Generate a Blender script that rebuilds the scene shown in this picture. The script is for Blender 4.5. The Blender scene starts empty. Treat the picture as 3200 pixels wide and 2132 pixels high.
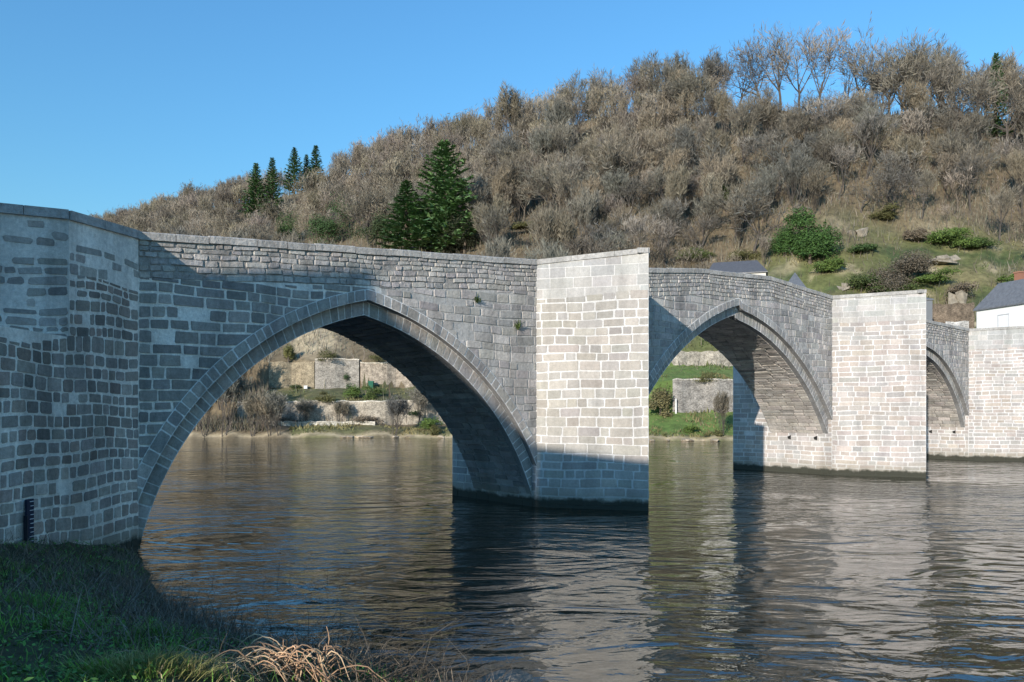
import bpy, math, random
import numpy as np
random.seed(7); RNG=np.random.default_rng(11)
SC=bpy.context.scene; COL=SC.collection
WLD=bpy.data.worlds.new("World"); SC.world=WLD; WLD.use_nodes=True
F=2400.0; CX=1600.0; HY=1285.0; CH=3.75          # the lens: focal length in photo pixels, horizon row, eye height above the water
PI=math.pi

# ------------------------------------------------------------------ helpers
def vnoise(x,y,seed=0):
    x=np.asarray(x,float); y=np.asarray(y,float)
    xi=np.floor(x).astype(np.int64); yi=np.floor(y).astype(np.int64); fx=x-xi; fy=y-yi
    fx=fx*fx*(3-2*fx); fy=fy*fy*(3-2*fy)
    def h(a,b):
        n=(a*374761393+b*668265263+seed*1442695041)&0x7fffffff
        n=((n^(n>>13))*1274126177)&0x7fffffff
        return ((n^(n>>16))&0xffff)/65535.0
    return (h(xi,yi)*(1-fx)+h(xi+1,yi)*fx)*(1-fy)+(h(xi,yi+1)*(1-fx)+h(xi+1,yi+1)*fx)*fy
def fbm(x,y,seed=0,o=4):
    s=0;a=.5
    for i in range(o):
        s=s+a*vnoise(np.asarray(x)*2**i,np.asarray(y)*2**i,seed+i*17); a*=.5
    return s
def tag(o,label=None,cat=None,group=None,kind=None):
    if label: o['label']=label
    if cat: o['category']=cat
    if group: o['group']=group
    if kind: o['kind']=kind
    return o
def empty(name,loc=(0,0,0),rz=0):
    o=bpy.data.objects.new(name,None); o.location=loc; o.rotation_euler=(0,0,rz); COL.objects.link(o); return o
def link(name,me,mat,parent=None):
    o=bpy.data.objects.new(name,me); COL.objects.link(o)
    for m in (mat if isinstance(mat,(list,tuple)) else [mat]): 
        if len(me.materials)<len(mat if isinstance(mat,(list,tuple)) else [mat]): me.materials.append(m)
    if parent: o.parent=parent
    return o
def mesh_np(name,V,faces,col=None,smooth=False):
    """faces: list of (n,k) int arrays"""
    V=np.asarray(V,np.float32).reshape(-1,3); me=bpy.data.meshes.new(name)
    faces=[np.asarray(f,np.int32) for f in faces if len(f)]
    me.vertices.add(len(V)); me.vertices.foreach_set('co',V.ravel())
    loops=np.concatenate([f.ravel() for f in faces]); tot=np.concatenate([np.full(len(f),f.shape[1],np.int32) for f in faces])
    st=np.concatenate([[0],np.cumsum(tot)[:-1]]).astype(np.int32)
    me.loops.add(len(loops)); me.loops.foreach_set('vertex_index',loops)
    me.polygons.add(len(tot)); me.polygons.foreach_set('loop_start',st); me.polygons.foreach_set('loop_total',tot)
    me.update(calc_edges=True); me.validate()
    if col is not None:
        c=np.ones((len(V),4),np.float32); c[:,:3]=col
        at=me.color_attributes.new('Col','FLOAT_COLOR','POINT'); at.data.foreach_set('color',c.ravel())
    me.polygons.foreach_set('use_smooth',np.full(len(tot),smooth))
    return me
class MB:
    def __init__(s): s.v=[]; s.f=[]; s.c=[]
    def add(s,vs,fs,col=(1,1,1)):
        b=len(s.v); s.v+= [tuple(map(float,v)) for v in vs]; s.f+=[tuple(b+i for i in f) for f in fs]; s.c+=[tuple(col)]*len(vs)
    def quad(s,a,b,c,d,col=(1,1,1)): s.add([a,b,c,d],[(0,1,2,3)],col)
    def hexa(s,bot,top,col=(1,1,1)):
        n=len(bot); s.add(list(bot)+list(top),[tuple(range(n))[::-1],tuple(range(n,2*n))]+[(i,(i+1)%n,n+(i+1)%n,n+i) for i in range(n)],col)
    def box(s,c,sx,sy,sz,rz=0,col=(1,1,1)):
        ca,sa=math.cos(rz),math.sin(rz)
        pts=[(c[0]+x*ca-y*sa,c[1]+x*sa+y*ca) for x,y in ((-sx/2,-sy/2),(sx/2,-sy/2),(sx/2,sy/2),(-sx/2,sy/2))]
        s.hexa([(x,y,c[2]) for x,y in pts],[(x,y,c[2]+sz) for x,y in pts],col)
    def tube(s,pts,rads,k=5,col=(1,1,1)):
        pts=[np.array(p,float) for p in pts]; rings=[]
        for i,p in enumerate(pts):
            d=(pts[min(i+1,len(pts)-1)]-pts[max(i-1,0)]); d/= (np.linalg.norm(d)+1e-9)
            a=np.cross(d,(0,0,1) if abs(d[2])<.9 else (1,0,0)); a/=np.linalg.norm(a); b=np.cross(d,a)
            rings+= [p+rads[i]*(math.cos(2*PI*j/k)*a+math.sin(2*PI*j/k)*b) for j in range(k)]
        fs=[(i*k+j,i*k+(j+1)%k,(i+1)*k+(j+1)%k,(i+1)*k+j) for i in range(len(pts)-1) for j in range(k)]
        fs+=[tuple(range(k))[::-1],tuple((len(pts)-1)*k+j for j in range(k))]
        s.add(rings,fs,col)
    def mesh(s,name,smooth=False):
        name=name
        me=bpy.data.meshes.new(name); me.from_pydata(s.v,[],s.f); me.update()
        at=me.color_attributes.new('Col','FLOAT_COLOR','POINT'); c=np.ones((len(s.v),4),np.float32)
        if len(s.v): c[:,:3]=np.array(s.c); at.data.foreach_set('color',c.ravel())
        if smooth: me.polygons.foreach_set('use_smooth',np.full(len(me.polygons),True))
        return me
    def build(s,name,mat,parent=None,smooth=False): return link(name,s.mesh(name,smooth),mat,parent)

# ------------------------------------------------------------------ materials
def newmat(name):
    m=bpy.data.materials.new(name); m.use_nodes=True; nt=m.node_tree; return m,nt,nt.nodes['Principled BSDF']
def N(nt,t,**k):
    n=nt.nodes.new(t)
    for a,b in k.items():
        if a in n.inputs.keys(): n.inputs[a].default_value=b
        else: setattr(n,a,b)
    return n
def ramp(nt,fac,stops):
    r=nt.nodes.new('ShaderNodeValToRGB'); e=r.color_ramp.elements
    while len(e)<len(stops): e.new(.5)
    for i,(p,c) in enumerate(stops): e[i].position=p; e[i].color=(c,c,c,1) if not isinstance(c,tuple) else (*c,1)
    nt.links.new(fac,r.inputs['Fac']); return r.outputs['Color']
def mul(nt,a,b,mode='MULTIPLY',fac=1.0):
    m=nt.nodes.new('ShaderNodeMix'); m.data_type='RGBA'; m.blend_type=mode
    if hasattr(fac,'links') or hasattr(fac,'is_linked'): nt.links.new(fac,m.inputs[0])
    else: m.inputs[0].default_value=fac
    for i,x in ((6,a),(7,b)):
        if isinstance(x,tuple): m.inputs[i].default_value=(*x,1)
        else: nt.links.new(x,m.inputs[i])
    return m.outputs[2]
def noise(nt,vec,scale,detail=4,rough=.6,dist=0):
    n=N(nt,'ShaderNodeTexNoise',Scale=scale,Detail=detail,Roughness=rough,Distortion=dist); nt.links.new(vec,n.inputs['Vector']); return n.outputs['Fac']
def wpos(nt): return nt.nodes.new('ShaderNodeNewGeometry').outputs['Position']
def masonry_mat(name,bump=.5,bscale=14,var=.35,algae=True,stain=.35,rough=.9):
    m,nt,b=newmat(name); p=wpos(nt)
    at=N(nt,'ShaderNodeAttribute'); at.attribute_name='Col'
    c=mul(nt,at.outputs['Color'],ramp(nt,noise(nt,p,9,5,.7),[(.25,1-var),(.75,1+var*.6)]))
    c=mul(nt,c,ramp(nt,noise(nt,p,55,3,.6),[(.3,.82),(.7,1.12)]))
    # weathering: long dark vertical streaks and blotches with their own outline
    mp=N(nt,'ShaderNodeMapping'); mp.inputs['Scale'].default_value=(1.1,1.1,.22); nt.links.new(p,mp.inputs['Vector'])
    c=mul(nt,c,ramp(nt,noise(nt,mp.outputs[0],1.0,6,.65,.4),[(.34,1-stain),(.58,1.06)]))
    if algae:
        sx=N(nt,'ShaderNodeSeparateXYZ'); nt.links.new(p,sx.inputs[0])
        ad=N(nt,'ShaderNodeMath',operation='MULTIPLY_ADD'); nt.links.new(noise(nt,p,1.6,5,.65),ad.inputs[0]); ad.inputs[1].default_value=-.55; nt.links.new(sx.outputs[2],ad.inputs[2])
        c=mul(nt,(.25,.225,.165),c,'MIX',ramp(nt,ad.outputs[0],[(.08,.4),(.7,1.0)]))
        c=mul(nt,(.022,.024,.014),c,'MIX',ramp(nt,ad.outputs[0],[(.0,.06),(.05,.3),(.14,1.0)]))
    nt.links.new(c,b.inputs['Base Color']); b.inputs['Roughness'].default_value=rough
    bp=N(nt,'ShaderNodeBump',Strength=bump,Distance=.05)
    h=N(nt,'ShaderNodeMath',operation='ADD'); nt.links.new(noise(nt,p,bscale,6,.7),h.inputs[0]); nt.links.new(noise(nt,p,bscale*.3,3,.5),h.inputs[1])
    nt.links.new(h.outputs[0],bp.inputs['Height']); nt.links.new(bp.outputs[0],b.inputs['Normal'])
    return m
def col_mat(name,var=.3,scale=3,rough=.9,bump=0,bs=20,spec=.3,two=False):
    m,nt,b=newmat(name); p=wpos(nt); at=N(nt,'ShaderNodeAttribute'); at.attribute_name='Col'
    c=mul(nt,at.outputs['Color'],ramp(nt,noise(nt,p,scale,5,.65),[(.3,1-var),(.7,1+var)]))
    nt.links.new(c,b.inputs['Base Color']); b.inputs['Roughness'].default_value=rough; b.inputs['Specular IOR Level'].default_value=spec
    if bump:
        bp=N(nt,'ShaderNodeBump',Strength=bump,Distance=.1); nt.links.new(noise(nt,p,bs,5,.7),bp.inputs['Height']); nt.links.new(bp.outputs[0],b.inputs['Normal'])
    return m
def leaf_mat(name,trans=.25):
    m,nt,b=newmat(name); at=N(nt,'ShaderNodeAttribute'); at.attribute_name='Col'
    p=wpos(nt); c=mul(nt,at.outputs['Color'],ramp(nt,noise(nt,p,.8,3,.6),[(.3,.75),(.7,1.25)]))
    if 'twigs' in name:
        oi=nt.nodes.new('ShaderNodeObjectInfo'); rp=nt.nodes.new('ShaderNodeValToRGB'); e=rp.color_ramp.elements; e[0].color=(.70,.70,.72,1); e[1].color=(1.28,1.2,1.08,1); e.new(.5).color=(.98,1.0,.92,1); nt.links.new(oi.outputs['Random'],rp.inputs['Fac']); c=mul(nt,c,rp.outputs['Color'])
    nt.links.new(c,b.inputs['Base Color']); b.inputs['Roughness'].default_value=.75; b.inputs['Specular IOR Level'].default_value=.25
    return m
M_WALL=masonry_mat('weathered_stone',.55,14,.32)
M_PIER=masonry_mat('dressed_pale_stone',.35,18,.2,True,.22)
M_ROUGH=masonry_mat('rough_rubble_stone',1.0,9,.4,False,.3)
M_VAULT=masonry_mat('vault_stone',.6,12,.3,True,.3)
M_FARWALL=col_mat('far_garden_stone',.45,1.3,.95,1.0,2.2)
def _stones(m):
    nt=m.node_tree; b=nt.nodes['Principled BSDF']; src=b.inputs['Base Color'].links[0].from_socket; p=wpos(nt); mp=N(nt,'ShaderNodeMapping'); mp.inputs['Scale'].default_value=(1.6,1.6,3.0); nt.links.new(p,mp.inputs['Vector'])
    v=N(nt,'ShaderNodeTexVoronoi'); nt.links.new(mp.outputs[0],v.inputs['Vector']); sp=N(nt,'ShaderNodeSeparateColor'); nt.links.new(v.outputs['Color'],sp.inputs[0])
    nt.links.new(mul(nt,src,ramp(nt,sp.outputs[0],[(.0,.6),(1.0,1.35)])),b.inputs['Base Color'])
_stones(M_FARWALL)
M_GROUND=col_mat('leaf_litter_and_turf',.38,.9,.95,.9,1.2)
M_NEAR=col_mat('near_bank_soil',.4,3,.95,.8,8)
M_BARK=col_mat('bare_bark',.25,2,.9)
M_TWIG=leaf_mat('bare_twigs'); M_LEAF=leaf_mat('green_leaves'); M_NEEDLE=leaf_mat('dark_needles'); M_GRASS=leaf_mat('grass_blades')
M_PLAIN=col_mat('painted_surface',.06,2,.6); M_SLATE=col_mat('slate_roof',.22,3,.45,.25,8,.5); M_ROCK=col_mat('tan_rock',.4,1.5,.95,1.0,2.5)
def water_mat():
    m,nt,b=newmat('river_water'); p=wpos(nt)
    b.inputs['Base Color'].default_value=(.026,.024,.014,1); b.inputs['Roughness'].default_value=.045; b.inputs['IOR'].default_value=2.0
    mp=N(nt,'ShaderNodeMapping'); mp.inputs['Rotation'].default_value=(0,0,math.radians(-14)); mp.inputs['Scale'].default_value=(.6,1.15,1); nt.links.new(p,mp.inputs['Vector'])
    n0=noise(nt,mp.outputs[0],.42,2,.5,2.2); n1=noise(nt,mp.outputs[0],1.35,3,.5,1.3); n2=noise(nt,mp.outputs[0],5.0,3,.55,.6)
    n3=noise(nt,p,.085,4,.6,1.0)
    s=N(nt,'ShaderNodeMath',operation='MULTIPLY_ADD'); nt.links.new(n2,s.inputs[0]); s.inputs[1].default_value=.22; nt.links.new(n1,s.inputs[2])
    g=N(nt,'ShaderNodeMath',operation='MULTIPLY'); nt.links.new(s.outputs[0],g.inputs[0]); nt.links.new(ramp(nt,n3,[(.40,.06),(.52,.65),(.64,1.7)]),g.inputs[1])
    t=N(nt,'ShaderNodeMath',operation='MULTIPLY_ADD'); nt.links.new(n0,t.inputs[0]); t.inputs[1].default_value=1.5; nt.links.new(g.outputs[0],t.inputs[2])
    bp=N(nt,'ShaderNodeBump',Strength=1.0,Distance=.074); nt.links.new(t.outputs[0],bp.inputs['Height']); nt.links.new(bp.outputs[0],b.inputs['Normal'])
    return m
M_WATER=water_mat()

# ------------------------------------------------------------------ light, sky, camera
SUN_EL=math.radians(17.6); SUN_AZ=math.radians(61.2)       # light travels towards this azimuth (from +X)
SD=np.array([math.cos(SUN_AZ),math.sin(SUN_AZ)]); TE=math.tan(SUN_EL)
sl=bpy.data.lights.new('sun','SUN'); sl.energy=3.2; sl.angle=math.radians(.5); sl.color=(1.0,.92,.82)
so=bpy.data.objects.new('sun',sl); COL.objects.link(so)
so.rotation_euler=(PI/2-SUN_EL,0,SUN_AZ-PI/2); so.location=(-60,-90,60)
nt=WLD.node_tree; sky=nt.nodes.new('ShaderNodeTexSky'); sky.sky_type='NISHITA'; sky.sun_disc=False
sky.sun_elevation=SUN_EL; sky.sun_rotation=math.atan2(-SD[0],-SD[1]); sky.altitude=300; sky.air_density=2.0; sky.dust_density=0.0; sky.ozone_density=10
nt.links.new(mul(nt,sky.outputs[0],(.92,.96,.93)),nt.nodes['Background'].inputs[0]); nt.nodes['Background'].inputs[1].default_value=.15
cam=bpy.data.cameras.new('camera'); cam.sensor_width=36; cam.lens=36*F/3200; cam.shift_y=(HY-1066)/3200; cam.clip_end=3000; cam.clip_start=.1
co=bpy.data.objects.new('camera',cam); co.location=(0,0,CH); co.rotation_euler=(PI/2,0,0); COL.objects.link(co); SC.camera=co
SC.view_settings.view_transform='Standard'; SC.view_settings.look='None'; SC.view_settings.exposure=.78; SC.view_settings.gamma=1
SC.cycles.max_bounces=6; SC.cycles.diffuse_bounces=3; SC.cycles.glossy_bounces=3; SC.cycles.use_denoising=True

# ------------------------------------------------------------------ terrain across the river
A_DB=([-1.2,-.9,-.6,-.42,-.24,-.08,.17,.3,.45,.6,1.0,1.4],[200,170,125,110,108,107,96,95,91,88,82,78])
A_R=[-1.2,-.9,-.525,-.4167,-.25,-.125,.042,.167,.29,.417,.54,.667,1.0,1.4]
A_DR=(A_R,[800,700,520,450,370,310,270,240,205,195,200,210,230,250])
A_ZR=(A_R,[128,126,122,119,111,105,101,98,83.5,80,82,83,86,88])
PL=([-6,0,.6,2,6,8.4,8.6,19,19.2,32],[-1.6,-.05,.35,1.0,1.6,1.9,5.1,7.7,12.0,19])
PR=([-6,0,.6,9,9.2,23,23.2,32],[-1.6,-.05,.4,3.7,7.9,10.8,12.9,18])
def far_z(a,D,rough=True):
    a=np.asarray(a,float); D=np.asarray(D,float)
    db=np.interp(a,*A_DB)+1.2*(vnoise(a*60,a*0+3,5)-.5); dr=np.interp(a,*A_DR); zr=np.interp(a,*A_ZR); t=D-db
    w=np.clip((a+.05)/.17,0,1); foot=np.interp(t,*PL)*(1-w)+np.interp(t,*PR)*w
    z32=19*(1-w)+18*w; x=(t-32)/(dr-db-32); g=np.clip(x,0,1); g=g*.72+.28*g*g*(3-2*g)
    z=np.where(t<32,foot,z32+(zr-z32)*g); z=np.where(x>1,zr-(D-dr)*.12,z)
    if rough:
        X=a*D; k=np.clip((t-20)/25,0,1)
        z=z+k*(fbm(X/14,D/14,3)-.47)*7*np.clip(1.15-.25*x,0.5,1)+np.clip(t/8,0,1)*(fbm(X/2.2,D/2.2,9,3)-.45)*.8
    return z
def ground_at(px,py,dmax=None):
    """where the sight line through this photo pixel meets the far hillside"""
    a=(px-CX)/F; D=np.linspace(np.interp(a,*A_DB)-1,(dmax or np.interp(a,*A_DR)*1.05),1600); z=far_z(np.full_like(D,a),D)
    y=HY-(z-CH)*F/D; k=np.where(y<=py)[0]
    i=k[0] if len(k) else int(np.argmin(y))
    return np.array([a*D[i],D[i],z[i]]),D[i]
def on_hill(x,y): return float(far_z(x/y,y))
aa=np.linspace(-1.15,1.35,420); tt=np.concatenate([np.linspace(-6,34,110),34+np.linspace(0,1,110)[1:]**1.2*1.35*600])
Ag=np.repeat(aa[:,None],len(tt),1); dbs=np.interp(Ag,*A_DB); drs=np.interp(Ag,*A_DR)
xs=(tt-34)/(1.35*600); Dg=np.where(tt<=34,dbs+tt,dbs+34+xs*(drs*1.4-dbs))
Zg=far_z(Ag,Dg); Xg=Ag*Dg
def grass_mask(a,D):
    t=D-np.interp(a,*A_DB); X=a*D
    w=np.clip((a+.05)/.17,0,1)
    low=np.clip((47+22*np.clip((a-.15)/.3,0,1)-t)/16,0,1)*np.clip((a-.02)/.1,0,1)
    pxs=CX+F*a; terr=np.where((t<18.6)&((t>9.2)&(pxs>835)|(t<6.1)&(pxs>905)),1.0,0.0)*(1-w)*.75
    g=np.maximum(low,terr); n=fbm(X/9,D/9,21); return np.clip(g*(1.35*n+.25)*1.25-.12,0,1)
G=grass_mask(Ag,Dg); n1=fbm(Xg/6,Dg/6,31); n2=fbm(Xg/25,Dg/25,37)
brown=np.stack([.115+.06*n1,.09+.044*n1,.056+.025*n1],-1)*(0.8+.5*n2[...,None])
n3=fbm(Xg/7,Dg/5,41); n4=np.clip((fbm(Xg/11+3,Dg/8,43)-.44)*6,0,1)[...,None]; n5=np.clip((n3-.5)*7,0,1)[...,None]
green=np.array((.115,.125,.045))*(1-n5)+np.array((.05,.075,.028))*n5; green=green*(1-n4*.75)+np.array((.21,.175,.085))*n4*.75
tan=np.array([.42,.34,.22])
colg=brown*(1-G[...,None])+green*G[...,None]
T=Dg-dbs; pxx=CX+F*Ag
lawn=((T<22.8)&(T>1.5)&(Ag>.08)&(Ag<.4))[...,None]*.8; colg=colg*(1-lawn)+np.array((.12,.19,.045))*lawn
patch=np.exp(-((pxx-985)/75)**2-((T-27)/6.5)**2)*1.3*(.5+n1)      # bare earth slip above the garden wall
rocks=np.clip((fbm(Xg/5,Dg/3.5,51)-.58)*9,0,1)*np.clip((Ag-.3)/.1,0,1)*np.clip((70-T)/20,0,1)*(T>12)
shore=np.clip(1-np.abs(T-.6)/.9,0,1)*.8
k=np.clip(np.maximum(patch,np.maximum(rocks*.8,shore)),0,1)[...,None]; colg=colg*(1-k)+tan*k
ni,nj=Ag.shape; idx=np.arange(ni*nj).reshape(ni,nj)
q=np.stack([idx[:-1,:-1],idx[1:,:-1],idx[1:,1:],idx[:-1,1:]],-1).reshape(-1,4)
tag(link('hillside',mesh_np('hillside',np.stack([Xg,Dg,Zg],-1).reshape(-1,3),[q],colg.reshape(-1,3),True),M_GROUND),'wooded brown hillside rising behind the bridge with green lower slopes','hill',kind='structure')
# water
wb=MB(); wb.quad((-1500,-300,0),(900,-300,0),(900,1400,0),(-1500,1400,0))
tag(wb.build('river_water',M_WATER),'rippled brown green river flowing under the stone arches','water',kind='structure')

# ------------------------------------------------------------------ near bank
EDGE=np.array([(-40,60),(-10.9,22.5),(-9.7,20.0),(-6.6,14.6),(-3.6,11.7),(-1.1,10.3),(1.5,7.6),(5,4.5),(14,0),(60,-12)],float)
def edge_d(x,y):
    x=np.asarray(x,float); y=np.asarray(y,float); best=np.full(x.shape,1e9); sg=np.ones(x.shape)
    for (x0,y0),(x1,y1) in zip(EDGE[:-1],EDGE[1:]):
        dx,dy=x1-x0,y1-y0; t=np.clip(((x-x0)*dx+(y-y0)*dy)/(dx*dx+dy*dy),0,1)
        ex,ey=x-(x0+t*dx),y-(y0+t*dy); d=np.hypot(ex,ey); s=np.where(dx*(y-y0)-dy*(x-x0)<0,1.0,-1.0)
        u=d<best; best=np.where(u,d,best); sg=np.where(u,s,sg)
    return best*sg
def near_z(x,y):
    d=edge_d(x,y); z=np.where(d>0,.45*np.clip(d,0,60)**.735,d*.5)
    return np.clip(z,-1.5,5.2)+np.where(d>0,.16*(fbm(np.asarray(x)/1.1,np.asarray(y)/1.1,71)-.47)*2,0)
gx=np.concatenate([np.linspace(-75,-16,40)[:-1],np.linspace(-16,8,160),np.linspace(8,60,30)[1:]]); gy=np.concatenate([np.linspace(-85,0,40)[:-1],np.linspace(0,26,170)])
GX,GY=np.meshgrid(gx,gy,indexing='ij'); GZ=near_z(GX,GY); nn=fbm(GX*1.3,GY*1.3,81)
cn=np.stack([.035+.05*nn,.04+.045*nn,.018+.02*nn],-1)
ni,nj=GX.shape; idx=np.arange(ni*nj).reshape(ni,nj); q=np.stack([idx[:-1,:-1],idx[1:,:-1],idx[1:,1:],idx[:-1,1:]],-1).reshape(-1,4)
tag(link('river_bank_ground',mesh_np('river_bank_ground',np.stack([GX,GY,GZ],-1).reshape(-1,3),[q],cn.reshape(-1,3),True),M_NEAR),'dark soil of the near river bank below the abutment','ground',kind='structure')
def near_at(px,py):
    a=(px-CX)/F; D=np.linspace(3,22,1200); z=near_z(a*D,D); y=HY-(z-CH)*F/D; k=np.where(y<=py)[0]; i=k[0] if len(k) else -1
    return np.array([a*D[i],D[i],z[i]])

# ------------------------------------------------------------------ the bridge
BA=math.radians(40); U=np.array([math.cos(BA),math.sin(BA)]); NN=np.array([math.sin(BA),-math.cos(BA)]); R1=np.array([.94,30.0]); BW=4.0
def BP(s,z,d=0.0): p=R1+U*s+NN*d; return (p[0],p[1],z)
TOPC=([-14.4,0,6.75,10.7,16.6,23.2,30,36.5,44,75],[8.6,9.66,10.15,10.58,10.87,10.5,10.25,10.1,10.0,9.6])
def ztop(s): return float(np.interp(s,*TOPC))
class Arch:
    def __init__(a,crown,L,R,sl,sr): a.c=crown;a.L=L;a.R=R;a.sl=sl;a.sr=sr; a.n=61
    def half(a,side,t):
        (cx,cz,r)=a.L if side<0 else a.R; r+=t; e=a.sl if side<0 else a.sr
        r0=(a.L if side<0 else a.R)[2]
        a0=math.acos(max(-1,min(1,(e-cx)/r0))); a1=math.acos(max(-1,min(1,(a.c-cx)/r)))
        return cx,cz,r,a0,a1
    def pt(a,f,t=0):
        """f 0..1 from left springing over the crown to the right; t offset outwards"""
        if f<=.5: cx,cz,r,a0,a1=a.half(-1,t); th=a0+(a1-a0)*f*2
        else: cx,cz,r,a0,a1=a.half(1,t); th=a1+(a0-a1)*(f-.5)*2
        return cx+r*math.cos(th),cz+r*math.sin(th),math.cos(th),math.sin(th)
    def length(a,t=0):
        P=np.array([a.pt(i/120,t)[:2] for i in range(121)]); return float(np.hypot(*np.diff(P,axis=0).T).sum())
    def zat(a,s,t=0):
        """height of the offset curve over s, or None outside"""
        side=-1 if s<a.c else 1; cx,cz,r=a.L if side<0 else a.R; r+=t
        if abs(s-cx)>=r: return None
        return cz+math.sqrt(r*r-(s-cx)**2)
    def sat(a,side,z,t=0):
        cx,cz,r=a.L if side<0 else a.R; r+=t
        if z-cz>=r: return a.c
        v=cx+side*math.sqrt(r*r-(z-cz)**2)
        return min(v,a.c) if side<0 else max(v,a.c)
    def apex(a,t=0): return a.pt(.5,t)[1]
ARCH=[Arch(-7.4,(-5.35,-2.04,9.2),(-9.54,-2.98,10.13),-14.3,.0),
      Arch(13.75,(16.98,-4.03,13.07),(11.8,-5.0,13.6),4.6,23.2),
      Arch(36.0,(37.05,-2.42,10.3),(34.95,-2.42,10.3),28.0,44.0),
      Arch(57.0,(58.2,-2.6,10.3),(55.8,-2.6,10.3),49.0,65.0)]
T_IN=.46; T_OUT=.82; REC=-.24

def masonry(mb,s0,s1,z0,z1,P,course=(.26,.4),width=(.35,.85),joint=.034,bev=.018,depth=.02,spans=None,ztopf=None,pal=((.3,.3,.3),),bri=.22,drop=0,jit=.012,wave=.03,tint=None,seed=1,rnd=.10):
    R=random.Random(seed); z=z0; ph=R.random()*6
    while z<z1-.08:
        h=R.uniform(*course); zt=min(z+h,z1)
        if z1-zt<course[0]*.5: zt=z1
        ivs=spans(z,zt) if spans else [(s0,s0,s1,s1)]
        for (ab,at,bb,bt) in ivs:
            a=max(ab,at); b=min(bb,bt)
            if (bb+bt-ab-at)/2<.12: continue
            cuts=[(ab,at)]; x=a+R.uniform(.3,1)*width[1]*.6
            while x<b-.2: cuts.append((x,x)); x+=R.uniform(*width)*(R.uniform(1.2,1.7) if R.random()<.12 else 1)
            cuts.append((bb,bt))
            for (s00,s01),(s10,s11) in zip(cuts[:-1],cuts[1:]):
                if drop and R.random()<(drop(s00,z) if callable(drop) else drop): continue
                sm=(s00+s11)/2; zb_,zt_=z,zt
                if ztopf:
                    lim=ztopf(sm)
                    if zb_>lim-.1: continue
                    zt_=min(zt_,lim)
                j=joint*.5*R.uniform(.75,1.3); w=abs(s10+s11-s00-s01)/2
                if w<joint*1.8 or zt_-zb_<joint*1.8: continue
                rd=min(rnd*min(w,zt_-zb_),.11)*R.uniform(.35,1)
                def q(u,v):
                    ss=(s00*(1-u)+s10*u)*(1-v)+(s01*(1-u)+s11*u)*v; zz=zb_+(zt_-zb_)*v
                    return ss,zz+wave*math.sin(ss*.9+ph+z*1.7)+wave*.6*math.sin(ss*2.3+ph*2+z*.8)
                ju,jv=j/w,j/(zt_-zb_); ru,rv=rd/w,rd/(zt_-zb_); o=[]
                for u,v in ((ju+ru,jv),(1-ju-ru,jv),(1-ju,jv+rv),(1-ju,1-jv-rv),(1-ju-ru,1-jv),(ju+ru,1-jv),(ju,1-jv-rv),(ju,jv+rv)):
                    ss,zz=q(u,v); o.append((ss+R.uniform(-jit,jit),zz+R.uniform(-jit,jit)))
                cs=sum(p[0] for p in o)/8; cz=sum(p[1] for p in o)/8; dp=depth*R.uniform(.6,1.3); be=min(bev/max(.1,min(w,zt_-zb_)),.3)
                tx,ty=R.uniform(-.5,.5)*depth,R.uniform(-.5,.5)*depth
                base=R.choice(pal); br=1+R.uniform(-bri,bri)
                if tint: br*=tint(sm,z)
                col=tuple(c*br*R.uniform(.982,1.018) for c in base)
                V=[P(s,zz,-.012) for s,zz in o]
                V+=[P(s+(cs-s)*be,zz+(cz-zz)*be,dp+tx*(s-cs)/w+ty*(zz-cz)/(zt_-zb_)) for s,zz in o]
                mb.add(V,[(i,(i+1)%8,8+(i+1)%8,8+i) for i in range(8)]+[tuple(range(8,16))],col)
        z=zt
def strip(mb,pts0,pts1,col):
    n=len(pts0)
    if callable(col):
        for i in range(n-1): mb.quad(pts0[i],pts0[i+1],pts1[i+1],pts1[i],col(i))
        return
    mb.add(list(pts0)+list(pts1),[(i,i+1,n+i+1,n+i) for i in range(n-1)],col)

GREY=((.42,.385,.35),(.47,.425,.38),(.37,.345,.315),(.49,.44,.39),(.42,.375,.33))
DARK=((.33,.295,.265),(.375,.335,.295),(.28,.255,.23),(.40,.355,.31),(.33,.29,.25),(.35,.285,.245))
LITP=((.52,.475,.425),(.46,.43,.39),(.55,.505,.45),(.44,.41,.385),(.50,.455,.415))
LIT=((.47,.43,.385),(.42,.39,.36),(.51,.465,.42),(.40,.375,.355),(.45,.41,.38))
PALE=((.44,.405,.355),(.46,.42,.365),(.41,.38,.345),(.445,.40,.35),(.42,.395,.36),(.47,.435,.38))
PINK=((.455,.405,.37),(.43,.395,.37),(.475,.415,.375),(.41,.39,.37),(.45,.42,.39),(.46,.40,.35))
bridge=empty('stone_bridge',BP(0,0,0)); binv=np.array(bridge.location)
tag(bridge,'old grey stone bridge with pointed arches and pale pointed piers crossing the river','bridge')
def badd(mb,name,mat,parent=bridge):
    o=mb.build(name,mat,parent); off=np.array(bridge.location); w=parent
    o.matrix_parent_inverse.identity(); o.location=(-off if parent is bridge else np.zeros(3)); return o
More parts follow.
